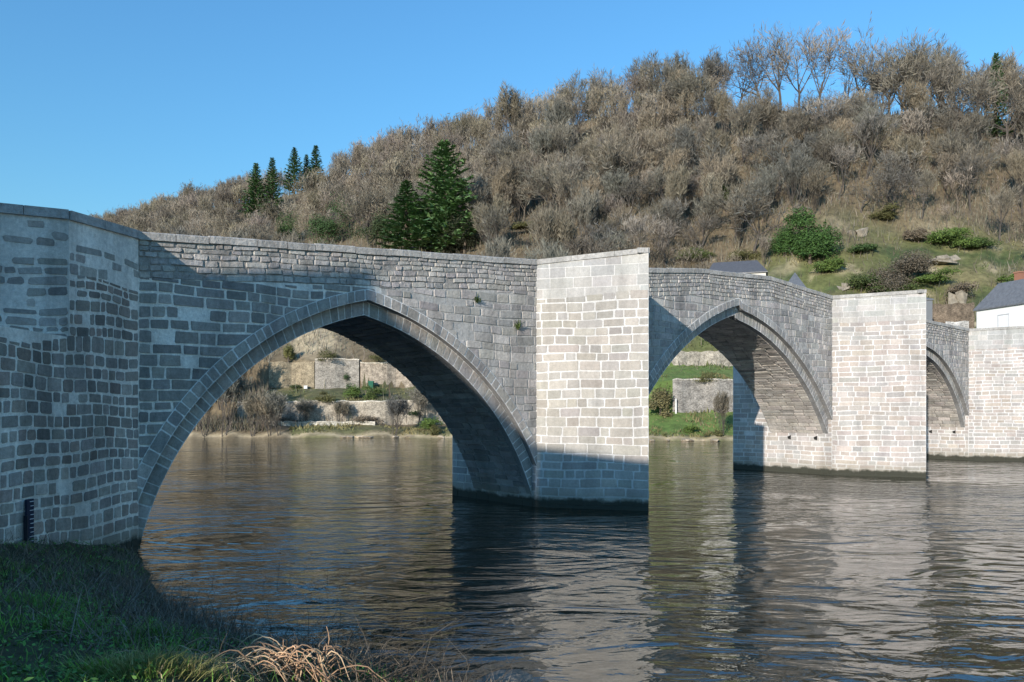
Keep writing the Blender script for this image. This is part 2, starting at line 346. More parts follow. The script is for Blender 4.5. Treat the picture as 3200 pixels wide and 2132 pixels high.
# arch openings as intervals of wall between them
def wall_spans(z,zt,tm=.62):
    out=[]; cur_b,cur_t=-14.4,-14.4
    for A in ARCH[:3]:
        if z<A.apex(tm)-.02:
            zb=z; lb,lt=A.sat(-1,zb,tm),A.sat(-1,zt,tm); rb,rt=A.sat(1,zb,tm),A.sat(1,zt,tm)
            if (lb+lt)/2-(cur_b+cur_t)/2>.15: out.append((cur_b,cur_t,lb,lt))
            cur_b,cur_t=rb,rt
    out.append((cur_b,cur_t,66,66)); return out
MORT=(.90,.84,.76); MORT_D=(.30,.31,.31)
sp=MB()
ss=np.arange(-14.4,66.01,.15); lo=[]
for s in ss:
    zz=-1.0
    for A in ARCH:
        z_=A.zat(s,.62)
        if z_ is not None and A.sl-.9<s<A.sr+.9: zz=max(zz,z_)
    lo.append(zz)
PAR=1.25
strip(sp,[BP(s,z,0) for s,z in zip(ss,lo)],[BP(s,ztop(s)-PAR,0) for s in ss],lambda i:MORT if ss[i]<-7 else (.50,.475,.44) if ss[i]<20 else (.58,.555,.52))  # joint colour follows the shade edge: paler in the shaded left part
strip(sp,[BP(s,z,-BW) for s,z in zip(ss,lo)],[BP(s,ztop(s)-.2,-BW) for s in ss],MORT)
def sp_shade_tint(s,z):  # shade left of the first crown put into the stone tone
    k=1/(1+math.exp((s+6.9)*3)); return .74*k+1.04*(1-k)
def sp_drop(s,z):
    if s<-8 and z>6.4: return .03
    if s<-10 and z<7: return .03
    return .05 if s<0 else .02
masonry(sp,-14.4,66,-.4,11,BP,(.24,.38),(.32,.9),.042,.02,.022,wall_spans,lambda s:ztop(s)-PAR,LIT,.22,sp_drop,.014,.035,sp_shade_tint,3)
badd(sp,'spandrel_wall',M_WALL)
# parapet: rubble courses above a thin string line
pp=MB()
strip(pp,[BP(s,ztop(s)-PAR,.0) for s in ss],[BP(s,ztop(s)-.21,.0) for s in ss],(.36,.335,.305))
strip(pp,[BP(s,ztop(s)-PAR+.1,-.42) for s in ss],[BP(s,ztop(s)-.21,-.42) for s in ss],(.2,.19,.18))
strip(pp,[BP(s,ztop(s)-PAR+.1,-.42) for s in ss],[BP(s,ztop(s)-PAR+.1,-BW) for s in ss],(.2,.19,.18))
def PPt(s,v,d): return BP(s,ztop(s)-PAR+v,d)
masonry(pp,-14.4,66,0,PAR-.21,PPt,(.13,.23),(.22,.62),.024,.022,.03,None,None,LITP,.2,.03,.02,.02,None,5,.2)
badd(pp,'parapet',M_ROUGH)
cpb=MB()
R_=random.Random(4); s=-14.4
while s<66:
    L=R_.uniform(.8,1.45); e=min(s+L,66); up=R_.uniform(-.015,.015)
    a0,a1=ztop(s+.02)-.21+up,ztop(e-.02)-.21+up; g=.012
    if e-s>.1:
        br=R_.uniform(.85,1.12); c=(.52*br,.485*br,.44*br); h0=a0+.22; h1=a1+.22
        for d0,d1 in ((.07,-.48),):
            cpb.add([BP(s+g,a0,d0),BP(e-g,a1,d0),BP(e-g,a1,d1),BP(s+g,a0,d1),BP(s+g,h0-.03,d0),BP(e-g,h1-.03,d0),BP(e-g,h1,d0-.05),BP(s+g,h0,d0-.05),BP(e-g,h1,d1),BP(s+g,h0,d1)],
                [(0,1,5,4),(4,5,6,7),(7,6,8,9),(9,8,2,3),(0,3,2,1),(0,4,7,9,3),(1,2,8,6,5)],c)
    s=e
badd(cpb,'coping',M_ROUGH)
# arch rings and vaults
for ai,A in enumerate(ARCH[:3]):
    og=MB(); n=80; fr=[i/n for i in range(n+1)]
    def ring(mb,t0,t1,d,cw,jt,seed,pal,depth=.012):
        Lm=A.length((t0+t1)/2)
        def P(s,t,dd): x,z,_,_=A.pt(min(max(s/Lm,0),1),t); return BP(x,z,d+dd)
        masonry(mb,0,Lm,t0,t1,P,(t1-t0,t1-t0),cw,jt,.012,depth,None,None,pal,.14,0,.004,0,None,seed,.1)
    cv=lambda t,d:[BP(A.pt(f,t)[0],A.pt(f,t)[1],d) for f in fr]
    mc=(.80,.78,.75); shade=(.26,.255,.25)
    ringpal=((.38,.35,.32),(.42,.385,.345),(.345,.325,.30),(.45,.405,.36)) if ai==0 else ((.40,.375,.345),(.44,.41,.38),(.37,.355,.335))
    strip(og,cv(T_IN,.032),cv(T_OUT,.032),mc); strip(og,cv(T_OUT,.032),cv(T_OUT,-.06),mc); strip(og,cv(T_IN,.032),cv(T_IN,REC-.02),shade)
    ring(og,T_IN,T_OUT,.033,(.24,.42),.036,40+ai,ringpal)
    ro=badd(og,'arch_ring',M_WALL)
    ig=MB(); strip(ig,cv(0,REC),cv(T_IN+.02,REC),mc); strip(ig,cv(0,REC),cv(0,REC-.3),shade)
    ring(ig,.0,T_IN,REC+.001,(.22,.38),.034,60+ai,ringpal)
    badd(ig,'inner_ring',M_WALL,ro)
    vb=MB(); Lv=A.length(0); ll=[i/160 for i in range(161)]
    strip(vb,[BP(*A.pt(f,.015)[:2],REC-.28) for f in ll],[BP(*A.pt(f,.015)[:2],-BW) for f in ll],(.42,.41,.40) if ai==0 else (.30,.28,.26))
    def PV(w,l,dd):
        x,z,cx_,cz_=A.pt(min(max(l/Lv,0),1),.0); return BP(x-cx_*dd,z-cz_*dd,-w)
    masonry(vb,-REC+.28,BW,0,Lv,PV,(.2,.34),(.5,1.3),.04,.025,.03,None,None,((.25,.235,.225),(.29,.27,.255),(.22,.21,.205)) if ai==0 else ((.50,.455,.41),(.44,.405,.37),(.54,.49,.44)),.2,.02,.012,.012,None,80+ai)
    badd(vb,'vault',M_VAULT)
# piers
def pier(s0,sn,p,back,zt0,zt1,pal,course,width,joint,mort,seed,inset=0.0):
    mb=MB(); plan=[(s0,0),(s0+sn,p),(s0+2*sn,0),(s0+2*sn,-BW-back),(s0,-BW-back)]
    tops=[zt0,zt1,zt0+.1,zt0-.4,zt0-.4]; PH=1.55
    # core
    mb.hexa([BP(a,-1.2,b) for a,b in plan[::-1]],[BP(a,t-.03,b) for (a,b),t in list(zip(plan,tops))[::-1]],mort)
    for (a0,b0),(a1,b1),t0,t1,vis in ((plan[0],plan[1],zt0,zt1,1),(plan[1],plan[2],zt1,zt0+.1,0)):
        L=math.hypot(a1-a0,b1-b0); e=((a1-a0)/L,(b1-b0)/L); nr=(-e[1],e[0])
        def P(t,z,d): return BP(a0+e[0]*t+nr[0]*d,z,b0+e[1]*t+nr[1]*d)
        tf=lambda t:t0+(t1-t0)*t/L
        masonry(mb,-.012,L+.012,-.5,max(t0,t1),P,course,width,joint,.016,.016,None,lambda t:tf(t)-PH,pal,.14,0,.013,.024,None,seed)
        masonry(mb,0,L,max(t0,t1)-PH-.2,max(t0,t1),lambda t,z,d:P(t,min(z,tf(t)-.2),d),(.30,.42),(.5,1.1),.02,.006,.005,None,lambda t:tf(t)-.18,((.46,.44,.41),(.50,.475,.44),(.43,.42,.40)),.07,0,.003,0,None,seed+1,.02)
    # flank below the springing
    def PF(w,z,d): return BP(s0-d,z,-w)
    masonry(mb,0,BW+back,-.5,5.6,PF,course,width,joint,.016,.018,None,None,pal if seed!=101 else ((.36,.345,.33),(.40,.38,.36),(.33,.32,.31)),.15,.01,.01,.02,None,seed+5)
    o=badd(mb,'pier',M_PIER)
    for w_ in ((.9,2.6) if seed!=101 else ()):
        hb=MB(); hb.hexa([BP(s0-.03,2.02,-w_),BP(s0-.03,2.06,-w_-.2),BP(s0+.02,2.06,-w_-.2),BP(s0+.02,2.02,-w_)],[BP(s0-.03,2.28,-w_),BP(s0-.03,2.2,-w_-.22),BP(s0+.02,2.2,-w_-.22),BP(s0+.02,2.28,-w_)],(.02,.018,.016)); badd(hb,'drain_hole',M_PLAIN,o)  # no recess: a dark block paints the shaded inside of the hole
    cb=MB()
    def capping(a0,b0,a1,b1,t0,t1,sd):
        L=math.hypot(a1-a0,b1-b0); e=((a1-a0)/L,(b1-b0)/L); nr=(-e[1],e[0]); r=random.Random(sd); x=0.0
        while x<L-.02:
            y=min(x+r.uniform(1.0,1.7),L)
            if L-y<.4: y=L
            h0=t0+(t1-t0)*x/L; h1=t0+(t1-t0)*y/L; br=r.uniform(.92,1.06)
            q=lambda t,d:(a0+e[0]*t+nr[0]*d,b0+e[1]*t+nr[1]*d)
            pts=[q(x+.006,.045),q(y-.006*(y<L),.045),q(y-.006*(y<L),-.4),q(x+.006,-.4)]
            cb.hexa([BP(p_[0],h-.19,p_[1]) for p_,h in zip(pts,(h0,h1,h1,h0))],[BP(p_[0],h,p_[1]) for p_,h in zip(pts,(h0,h1,h1,h0))],(.47*br,.45*br,.42*br)); x=y
    capping(s0,0,s0+sn,p,zt0,zt1,seed); capping(s0+sn,p,s0+2*sn,0,zt1+.002,zt0+.1,seed+3)
    badd(cb,'pier_coping',M_ROUGH,o)
pier(0,2.4,3.63,1.6,9.66,9.87,PALE,(.29,.40),(.36,.9),.042,(.68,.66,.63),101)
pier(23.2,2.3,4.3,2.7,10.5,10.57,PINK,(.22,.34),(.4,.9),.046,(.64,.62,.60),121)
pier(44.0,2.4,4.4,2.7,10.0,10.1,PINK,(.22,.32),(.4,.9),.05,(.64,.625,.61),141)
# abutment and wing walls on the near bank
def P2(a,b):
    a=np.array(a);b=np.array(b);e=(b-a)/np.linalg.norm(b-a);nr=np.array([e[1],-e[0]])
    return (lambda t,z,d:(a[0]+e[0]*t+nr[0]*d,a[1]+e[1]*t+nr[1]*d,z)),float(np.linalg.norm(b-a))
C0=R1+U*-14.4; WD=np.array([-.144,-.99]); WD/=np.linalg.norm(WD); W1=C0+WD*2.62; W0=C0+WD*9.5; W2=W1+np.array([-1.23,-.6])*4.5
ab=MB()
Pl,Ll=P2(W0,C0)
tA=Ll-2.62
cw=(.90,.84,.76)
strip(ab,[Pl(0,-1,0),Pl(tA,-1,0)],[Pl(0,5.65,0),Pl(tA,5.5,0)],cw)
strip(ab,[Pl(tA,-1,0),Pl(Ll,-1,0)],[Pl(tA,8.28,0),Pl(Ll,8.4,0)],cw)
strip(ab,[Pl(0,5.65,0),Pl(tA,5.5,0)],[Pl(0,5.68,-3.2),Pl(tA,5.52,-3.2)],cw)
ledge=lambda t: 5.45+.12*math.sin(t*2.1) if t<tA else 9.9
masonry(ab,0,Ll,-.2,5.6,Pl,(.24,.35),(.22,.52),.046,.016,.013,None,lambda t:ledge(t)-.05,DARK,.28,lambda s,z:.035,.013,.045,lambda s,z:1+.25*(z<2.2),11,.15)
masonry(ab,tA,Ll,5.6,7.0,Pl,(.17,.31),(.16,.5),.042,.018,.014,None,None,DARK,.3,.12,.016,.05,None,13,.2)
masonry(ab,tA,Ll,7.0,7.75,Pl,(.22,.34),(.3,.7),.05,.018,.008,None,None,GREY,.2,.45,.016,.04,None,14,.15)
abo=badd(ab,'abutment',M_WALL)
ww=MB(); Pw,Lw=P2(W2,W1)
strip(ww,[Pw(0,4.5,0),Pw(Lw,4.5,0)],[Pw(0,8.28,0),Pw(Lw,8.28,0)],(.68,.63,.57))
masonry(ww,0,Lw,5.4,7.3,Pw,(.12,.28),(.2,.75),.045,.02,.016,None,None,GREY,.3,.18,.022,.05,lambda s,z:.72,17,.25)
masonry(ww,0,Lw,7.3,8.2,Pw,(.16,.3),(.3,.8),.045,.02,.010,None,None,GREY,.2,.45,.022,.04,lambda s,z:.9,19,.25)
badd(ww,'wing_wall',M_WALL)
wc=MB()
def cap2(P,L,z0,z1,sd):
    r=random.Random(sd);x=0
    while x<L-.02:
        y=min(x+r.uniform(.9,1.4),L); h0=z0+(z1-z0)*x/L;h1=z0+(z1-z0)*y/L; b=r.uniform(.9,1.1)
        wc.hexa([P(x+.006,h0-.22,.06),P(y-.006,h1-.22,.06),P(y-.006,h1-.22,-.45),P(x+.006,h0-.22,-.45)],[P(x+.006,h0,.06),P(y-.006,h1,.06),P(y-.006,h1,-.45),P(x+.006,h0,-.45)],(.45*b,.435*b,.42*b)); x=y
cap2(Pw,Lw,8.5,8.5,3); cap2(lambda t,z,d:Pl(tA+t,z,d),2.62,8.49,8.62,5)
badd(wc,'abutment_coping',M_ROUGH,abo)
# fill behind the abutment so that nothing shows through
fb=MB(); fb.hexa([(*(C0+NN*-.05),-1),(*(W1+np.array([-.3,.1])),-1),(*(W2+np.array([-.2,.3])),-1),(-22,24,-1),(*(C0-NN*4),-1)],[(*(C0+NN*-.05),7.3),(*(W1+np.array([-.3,.1])),7.3),(*(W2+np.array([-.2,.3])),7.3),(-22,24,7.3),(*(C0-NN*4),7.3)],(.2,.19,.17))
badd(fb,'abutment_fill',M_WALL,abo)

# water gauge on the abutment
tG=Ll-3.93; gz0,gz1=.45,1.82
g=empty('water_gauge',Pl(tG,gz0,.0)); tag(g,'dark navy water level gauge board with pale ticks fixed to the abutment','gauge')
def gadd(mb,name,par=g):
    o=mb.build(name,M_PLAIN,par); 
    if par is g: o.location=tuple(-np.array(g.location))
    return o
gb=MB(); gb.hexa([Pl(tG-.1,gz0,.05),Pl(tG+.1,gz0,.05),Pl(tG+.1,gz0,.1),Pl(tG-.1,gz0,.1)],[Pl(tG-.1,gz1,.05),Pl(tG+.1,gz1,.05),Pl(tG+.1,gz1,.1),Pl(tG-.1,gz1,.1)],(.012,.02,.045)); bo=gadd(gb,'board')
for i in range(14):
    z=gz0+.06+i*.096; x0,x1=(-.02,.09) if i%2 else (-.0,.09); gt=MB()
    gt.hexa([Pl(tG+x0,z,.1),Pl(tG+x1,z,.1),Pl(tG+x1,z,.104),Pl(tG+x0,z,.104)],[Pl(tG+x0,z+.014,.1),Pl(tG+x1,z+.014,.1),Pl(tG+x1,z+.014,.104),Pl(tG+x0,z+.014,.104)],(.62,.64,.66))
    gadd(gt,'tick_mark',bo)
gs=MB(); gs.hexa([Pl(tG-.13,gz0,.04),Pl(tG-.1,gz0,.04),Pl(tG-.1,gz0,.13),Pl(tG-.13,gz0,.13)],[Pl(tG-.13,gz1-.35,.04),Pl(tG-.1,gz1-.35,.04),Pl(tG-.1,gz1-.35,.13),Pl(tG-.13,gz1-.35,.13)],(.015,.02,.03)); gadd(gs,'side_rail')

# ------------------------------------------------------------------ plants: generators
def rot_about(d,ax,an):
    c,s=math.cos(an),math.sin(an); return d*c+np.cross(ax,d)*s+ax*np.dot(ax,d)*(1-c)
def unit(v): return v/(np.linalg.norm(v)+1e-9)
def bare_tree(seed,style='round',H=10.0,twk=1.0,tw=.021,dens=1.0,tl=1.0,tcol=(.095,.082,.07),wcol=(.20,.17,.135)):
    """returns (trunk mesh arrays, twig arrays): tapered limbs as tubes, twigs as thin blades"""
    r=random.Random(seed); tb=MB(); TV=[];TC=[]
    P=dict(round=dict(t=.34,a=(30,68),up=.10,n=(6,5,5),l=(.40,.26,.17)),up=dict(t=.42,a=(20,46),up=.16,n=(6,5,5),l=(.40,.25,.16)),cop=dict(t=.10,a=(6,24),up=.28,n=(6,5,4),l=(.58,.27,.13)),
           old=dict(t=.28,a=(35,75),up=.06,n=(5,5,4),l=(.42,.27,.16)))[style]
    def twig(p,d,L,w):
        sd=unit(np.cross(d,(r.uniform(-1,1),r.uniform(-1,1),.3))); q=p+d*L*.55+np.array([r.uniform(-.08,.08)*L for _ in range(3)])
        TV.extend([p-sd*w/2,p+sd*w/2,q+sd*w*.35, p+d*L+np.array((0,0,L*.06))])
        k=r.uniform(.7,1.3); TC.extend([tuple(c*k for c in wcol)]*4)
    def branch(p,d,L,rad,lev):
        n=4 if lev<2 else 3; pts=[p];rs=[rad]; dd=d
        for i in range(n):
            dd=unit(dd+np.array([r.uniform(-.16,.16),r.uniform(-.16,.16),P['up']*(.3 if lev==0 else 1)+r.uniform(-.06,.06)]))
            pts.append(pts[-1]+dd*L/n); rs.append(rad*(1-.62*(i+1)/n) if lev else rad*(1-.4*(i+1)/n))
        tb.tube(pts,rs,5 if lev==0 else 4 if lev==1 else 3,tcol)
        if lev==3 or lev==2:
            m=int((8 if lev==3 else 6)*dens*twk)
            for _ in range(m):
                f=r.uniform(.15,1)*n; i=min(int(f),n-1); q=pts[i]+(pts[i+1]-pts[i])*(f-i)
                ax=unit(np.array([r.gauss(0,1),r.gauss(0,1),r.gauss(0,1)])); td=unit(rot_about(unit(pts[i+1]-pts[i]),ax,math.radians(r.uniform(18,70)))+np.array((0,0,.12)))
                twig(q,td,H*tl*r.uniform(.05,.125),tw*r.uniform(.7,1.2))
        if lev<3:
            m=P['n'][lev]+r.choice((-1,0,0,1)); az=r.uniform(0,2*PI)
            for j in range(m):
                f=r.uniform(.45 if lev else .6,1) if j<m-1 else 1.0; f*=n; i=min(int(f-1e-6),n-1); q=pts[i]+(pts[i+1]-pts[i])*(f-i); b=unit(pts[i+1]-pts[i])
                ax=unit(np.cross(b,(0.3,.2,1) if abs(b[2])<.95 else (1,0,0))); az+=2.4+r.uniform(-.5,.5); ax=rot_about(ax,b,az)
                an=math.radians(r.uniform(*P['a'])*(.55 if j==m-1 else 1)); L2=H*P['l'][lev]*r.uniform(.7,1.1)
                branch(q,unit(rot_about(b,ax,an)),L2,rs[i]*r.uniform(.5,.68),lev+1)
    if style=='cop':
        for k in range(4):
            an=r.uniform(0,2*PI); branch(np.array([math.cos(an)*.25,math.sin(an)*.25,-.2]),unit(np.array([math.cos(an)*.14,math.sin(an)*.14,1])),H*.3,H*.0085,0)
    else: branch(np.array([0,0,-.3]),np.array([r.uniform(-.06,.06),r.uniform(-.06,.06),1.0]),H*P['t']+.3,H*.020,0)
    return tb,np.array(TV),np.array(TC)
def tree_meshes(nm,**k):
    tb,TV,TC=bare_tree(**k); me=tb.mesh('tree_trunk'); me.materials.append(M_BARK)
    f=np.arange(len(TV)).reshape(-1,4); mc=mesh_np('tree_crown',TV,[f],TC); mc.materials.append(M_TWIG); return me,mc
def inst(name,loc,rz,scale,parts,label,cat,group=None,sz=None):
    """a plant: an Empty at its foot that parents its own trunk and crown objects (copies share mesh data)"""
    e=empty(name,tuple(loc),rz); e.scale=(scale,scale,sz or scale); tag(e,label,cat,group)
    for pn,me in parts:
        o=bpy.data.objects.new(pn,me); COL.objects.link(o); o.parent=e
    return e
def leaf_blob(seed,n,rad,size,c0,c1,shape='ball',clump=3.0,flat=0.5):
    """many leaf blades spread through a lumpy crown; returns a mesh"""
    g=np.random.default_rng(seed); d=g.normal(size=(n,3)); d/=np.linalg.norm(d,axis=1)[:,None]; d[:,2]=np.where(d[:,2]<-.35,-d[:,2]*.5,d[:,2])
    lump=.35+1.3*fbm(d[:,0]*clump+5,d[:,1]*clump+d[:,2]*clump*1.3+9,seed,3); rr=(g.random(n)**.28)*lump
    nl=7; lc=g.normal(size=(nl,3))*np.array([.42,.42,.30]); lr=g.uniform(.38,.72,nl); li=g.integers(0,nl,n); p=d*(rr*lr[li])[:,None]*1.05+lc[li]*.9
    if shape=='cone': 
        h=(p[:,2]+1)/2; h=np.clip(h,0,1); p[:,0]*=1.15-h; p[:,1]*=1.15-h
    p=p*np.array(rad); p[:,2]+=rad[2]*.55
    ax=g.normal(size=(n,3)); ax[:,2]*=flat; ax/=np.linalg.norm(ax,axis=1)[:,None]; bx=np.cross(ax,d+g.normal(size=(n,3))*.6); bx/=np.linalg.norm(bx,axis=1)[:,None]+1e-9
    s=size*g.uniform(.6,1.35,n)[:,None]
    V=np.stack([p-ax*s,p+bx*s*.42,p+ax*s,p-bx*s*.42],1).reshape(-1,3)
    k=g.random(n)[:,None]*.7+.3*fbm(p[:,0]*1.2,p[:,2]*1.2,seed+3)[:,None]; c=np.array(c0)*(1-k)+np.array(c1)*k
    return mesh_np('foliage',V,[np.arange(4*n).reshape(n,4)],np.repeat(c,4,0))
def conifer(seed,H,R,n=26,c0=(.07,.14,.065),c1=(.18,.31,.12),droop=.1,full=.9,k=150):
    g=np.random.default_rng(seed); r=random.Random(seed); tb=MB(); tb.tube([(0,0,-.3),(0,0,H*.5),(0,0,H*.98)],[H*.014,H*.009,.02],6,(.10,.075,.055)); V=[];C=[]
    for i in range(n*7):
        f=(i/(n*7))**.85; z=H*(.06+.93*f); L=R*(1-f)**full*r.uniform(.6,1.12)+.12; az=i*2.399+r.uniform(-.4,.4)
        d=np.array([math.cos(az),math.sin(az),-droop+.5*f]); sd=np.array([-d[1],d[0],0]); m=max(14,int(k/5*(1-f)+16))
        for j in range(m):
            u=r.uniform(.1,1); q=np.array([0,0,z])+d*L*u+np.array([0,0,.25*L*u*u]); w=(sd*r.uniform(-1,1)*.9+d*r.uniform(.2,1)+np.array([0,0,r.uniform(-.5,.45)])); w=unit(w)*(L*.10+.16)*r.uniform(.6,1.25)
            s2=unit(np.cross(w,(r.uniform(-1,1),r.uniform(-1,1),1)))*np.linalg.norm(w)*.42
            V+= [q-s2,q+s2*.6,q+w]; t=r.random()*(.55+.45*u); c=[a*(1-t)+b*t for a,b in zip(c0,c1)]; C+=[c]*3
    mc=mesh_np('tree_crown',np.array(V),[np.arange(len(V)).reshape(-1,3)],np.array(C)); mc.materials.append(M_NEEDLE); me=tb.mesh('tree_trunk'); me.materials.append(M_BARK); return me,mc
VAR={}
for i,(st,sd) in enumerate((('round',1),('round',2),('up',3),('up',4),('cop',5),('cop',6),('old',7),('up',8))):
    br=(.9,1.05,1.0,.85,1.0,.92,.8,1.1)[i]; wc_=tuple(c*br*m for c,m in zip((.198,.183,.155),((1,1,1),(.95,1,1.05),(1.05,1,.95),(1,1,1),(1.05,.98,.9),(.95,1,1.05),(.9,.95,1.0),(1,1,1.1))[i]))
    VAR[i]=tree_meshes('v',seed=sd,style=st,wcol=wc_)
for i,(st,sd) in enumerate((('round',51),('old',52),('up',53),('round',54))): VAR[8+i]=tree_meshes('v',seed=sd,style=st,tw=.011,dens=1.05,tl=.85,wcol=(.215,.19,.16))
FARV=[]
for sd,st in ((31,'round'),(32,'up'),(33,'cop'),(34,'up'),(35,'cop')):
    tb,TV,TC=bare_tree(sd,st,10.0,.55,.085,.6,wcol=(.198,.182,.153))
    keepf=[f for f in tb.f if len(f)==4]; FARV.append((np.array(tb.v),np.array(keepf),np.array(tb.c),TV,TC))

# ------------------------------------------------------------------ special trees and bushes on the hill
taken=[]; CLEAR=[]
def spot(px,pb,dmax=None):
    p,D=ground_at(px,pb,dmax); taken.append((p[0],p[1])); return p,D
def by_top(px,pt,pb): p,D=spot(px,pb); return p,D,(pb-pt)/F*D
con=[conifer(1,10,2.0),conifer(2,10,2.7,34,(.07,.14,.06),(.19,.32,.115),.05,.75),conifer(3,10,1.5,24)]
# (px, top, base, mesh, label)
for px,pt,pb,mi,wid,lab in ((800,506,690,0,1.5,'dark green conifer, left one of a pair at the left end of the wooded ridge'),(851,490,670,2,1.5,'slim dark conifer, right one of a pair at the left end of the wooded ridge'),
    (920,452,600,0,1.5,'dark bluish conifer standing on the skyline left of two smaller pointed ones'),(958,473,590,2,1.6,'smallest pointed conifer on the skyline between two taller conifers'),(987,452,600,2,1.7,'pointed brownish conifer at the right end of the skyline row'),
    (1390,436,800,1,1.5,'largest dark green conifer on the hillside above the first arch'),(1270,560,800,0,2.2,'mid green bushy conifer just left of the largest conifer'),
    (3113,160,440,2,1.1,'lone dark spruce top rising above the pale trees at far right'),(1837,235,330,2,1.3,'thin dark conifer tip on the skyline left of the tall bare trees')):
    p,D,h=by_top(px,pt,pb); CLEAR.append((px,26 if h<11 else 70,D)); inst('conifer_tree',p-np.array((0,0,.3)),random.uniform(0,6),h/10*wid,[('trunk',con[mi][0]),('crown',con[mi][1])],lab,'conifer',sz=h/10)
def bush(px,pt,pb,wpx,seed,c0,c1,lab,n=2600,size=.32,name='evergreen_bush',cat='bush',shape='ball',mat=None,stem=True):
    p,D=spot(px,pb); h=(pb-pt)/F*D; w=wpx/F*D/2; CLEAR.append((px,wpx*.55,D)); e=empty(name,tuple(p-np.array((0,0,.2)))); tag(e,lab,cat)
    me=leaf_blob(seed,int(n*3.2),(w,w,h*.62),size*.5,c0,c1,shape); o=link('foliage',me,mat or M_LEAF,e)
    if stem:
        sb=MB(); sb.tube([(0,0,-.4),(.05*w,0,h*.3),(-.04*w,.03*w,h*.62)],[.035*h,.025*h,.01*h],6,(.13,.105,.08)); sb.build('stem',M_BARK,e)
    return e
DG=((.025,.055,.018),(.085,.17,.04)); MG=((.05,.085,.022),(.15,.22,.05)); OG=((.06,.062,.025),(.17,.16,.06)); BR=((.10,.08,.055),(.24,.195,.14))
bush(2530,636,824,172,1,*DG,'large round dark green bush on the grassy slope above the bridge',5200,.42)
bush(905,665,770,120,2,(.03,.06,.022),(.09,.16,.05),'low dark green bush behind the parapet, leftmost of the hillside evergreens',2200,.4)
bush(1022,615,775,170,3,(.03,.06,.025),(.085,.15,.05),'broad dark green bush behind the parapet left of the conifers',3000,.42)
bush(1180,650,790,130,4,(.025,.045,.02),(.08,.11,.045),'olive green bush behind the parapet beside the mid green conifer',2200,.4)
bush(1450,650,800,150,5,(.03,.035,.02),(.08,.09,.05),'dark scrubby bush in the shade right of the largest conifer',2600,.4)
bush(2815,770,900,200,6,(.075,.065,.048),(.19,.16,.12),'grey brown leafless thicket bush on the grassy slope above the second pier',4200,.3)
bush(2960,700,770,180,7,*MG,'spreading bright green bramble patch high on the right slope',2600,.4)
bush(2690,840,915,120,8,(.03,.05,.018),(.10,.13,.04),'low green bush on the slope just above the small pyramid roof',1800,.36)
bush(3165,845,890,90,9,*MG,'bright green bush behind the slate roofed white house',1300,.33)
bush(2590,800,850,90,10,*MG,'small green bush at the foot of the large round bush',1200,.33)
bush(2700,755,790,90,11,(.03,.06,.02),(.08,.13,.04),'rounded dark green shrub on the rocky part of the slope',1200,.33)
bush(1640,690,730,110,12,*OG,'yellowish green bush among bare trunks on the middle slope',1500,.33)
bush(2268,560,640,34,13,(.07,.10,.03),(.19,.24,.06),'ivy column climbing a bare trunk on the middle slope',900,.3,'ivy_column','ivy')
# skyline and other conspicuous bare trees: (px, top, base, variant, label)
RID=[(2310,140,352,6,'bare spreading tree, leftmost of the tall ones with sky under the crowns'),(2385,125,352,0,'bare tree with a dark leaning trunk, second of the tall skyline trees'),(2440,120,352,2,'tall bare tree with pale forked trunk in the middle of the skyline clump'),
     (2500,115,352,1,'bare tree with divided trunk right of the pale forked one'),(2555,118,365,3,'tall narrow bare tree at the right of the open skyline gap'),(2640,112,375,6,'highest bare tree with a rounded crown on the skyline'),(2705,140,385,2,'bare tree with many thin upright limbs right of the highest one'),
     (2770,138,400,0,'broad bare tree at the top right of the skyline clump'),(2830,145,420,1,'wide rounded bare tree ending the tall skyline clump'),(2900,205,430,3,'lower bare tree in the dip of the skyline at right'),(2985,225,450,1,'pale bare tree left of the lone spruce'),(3065,215,470,0,'pale grey bushy bare tree below the lone spruce'),(3150,225,480,1,'pale bare tree at the right edge of the photo'),
     (2830,440,395+160,6,'dark gnarled bare tree with wide low limbs on the upper right slope'),(3005,430,560,6,'dark bare tree with low spreading limbs near the right edge'),(2790,520,690,0,'dark bare tree standing by the small terrace above the round bush'),(2690,500,665,6,'bare tree with crooked dark limbs left of the terrace tree'),
     (1935,430,650,0,'large bare tree in the middle of the slope above the tall pier'),(1940,655,790,2,'pale barked bare tree rising just behind the top of the tall pier'),(1905,700,790,3,'thin pale sapling left of the pale barked tree behind the pier'),(2355,560,790,6,'bare tree with crooked trunk left of the large round bush'),(3120,600,760,3,'bare trunk with ivy rags on the right slope'),(2268,500,640,2,'bare forked tree carrying the ivy column')]
for i,(px,pt,pb,v,lab) in enumerate(RID):
    p,D,h=by_top(px,pt,pb); tr,cr=VAR[v if pt>300 else {0:8,1:11,2:10,3:10,6:9}[v]]; inst('bare_tree',p,i*1.3,h/10*1.04,[('trunk',tr),('crown',cr)],lab,'tree')
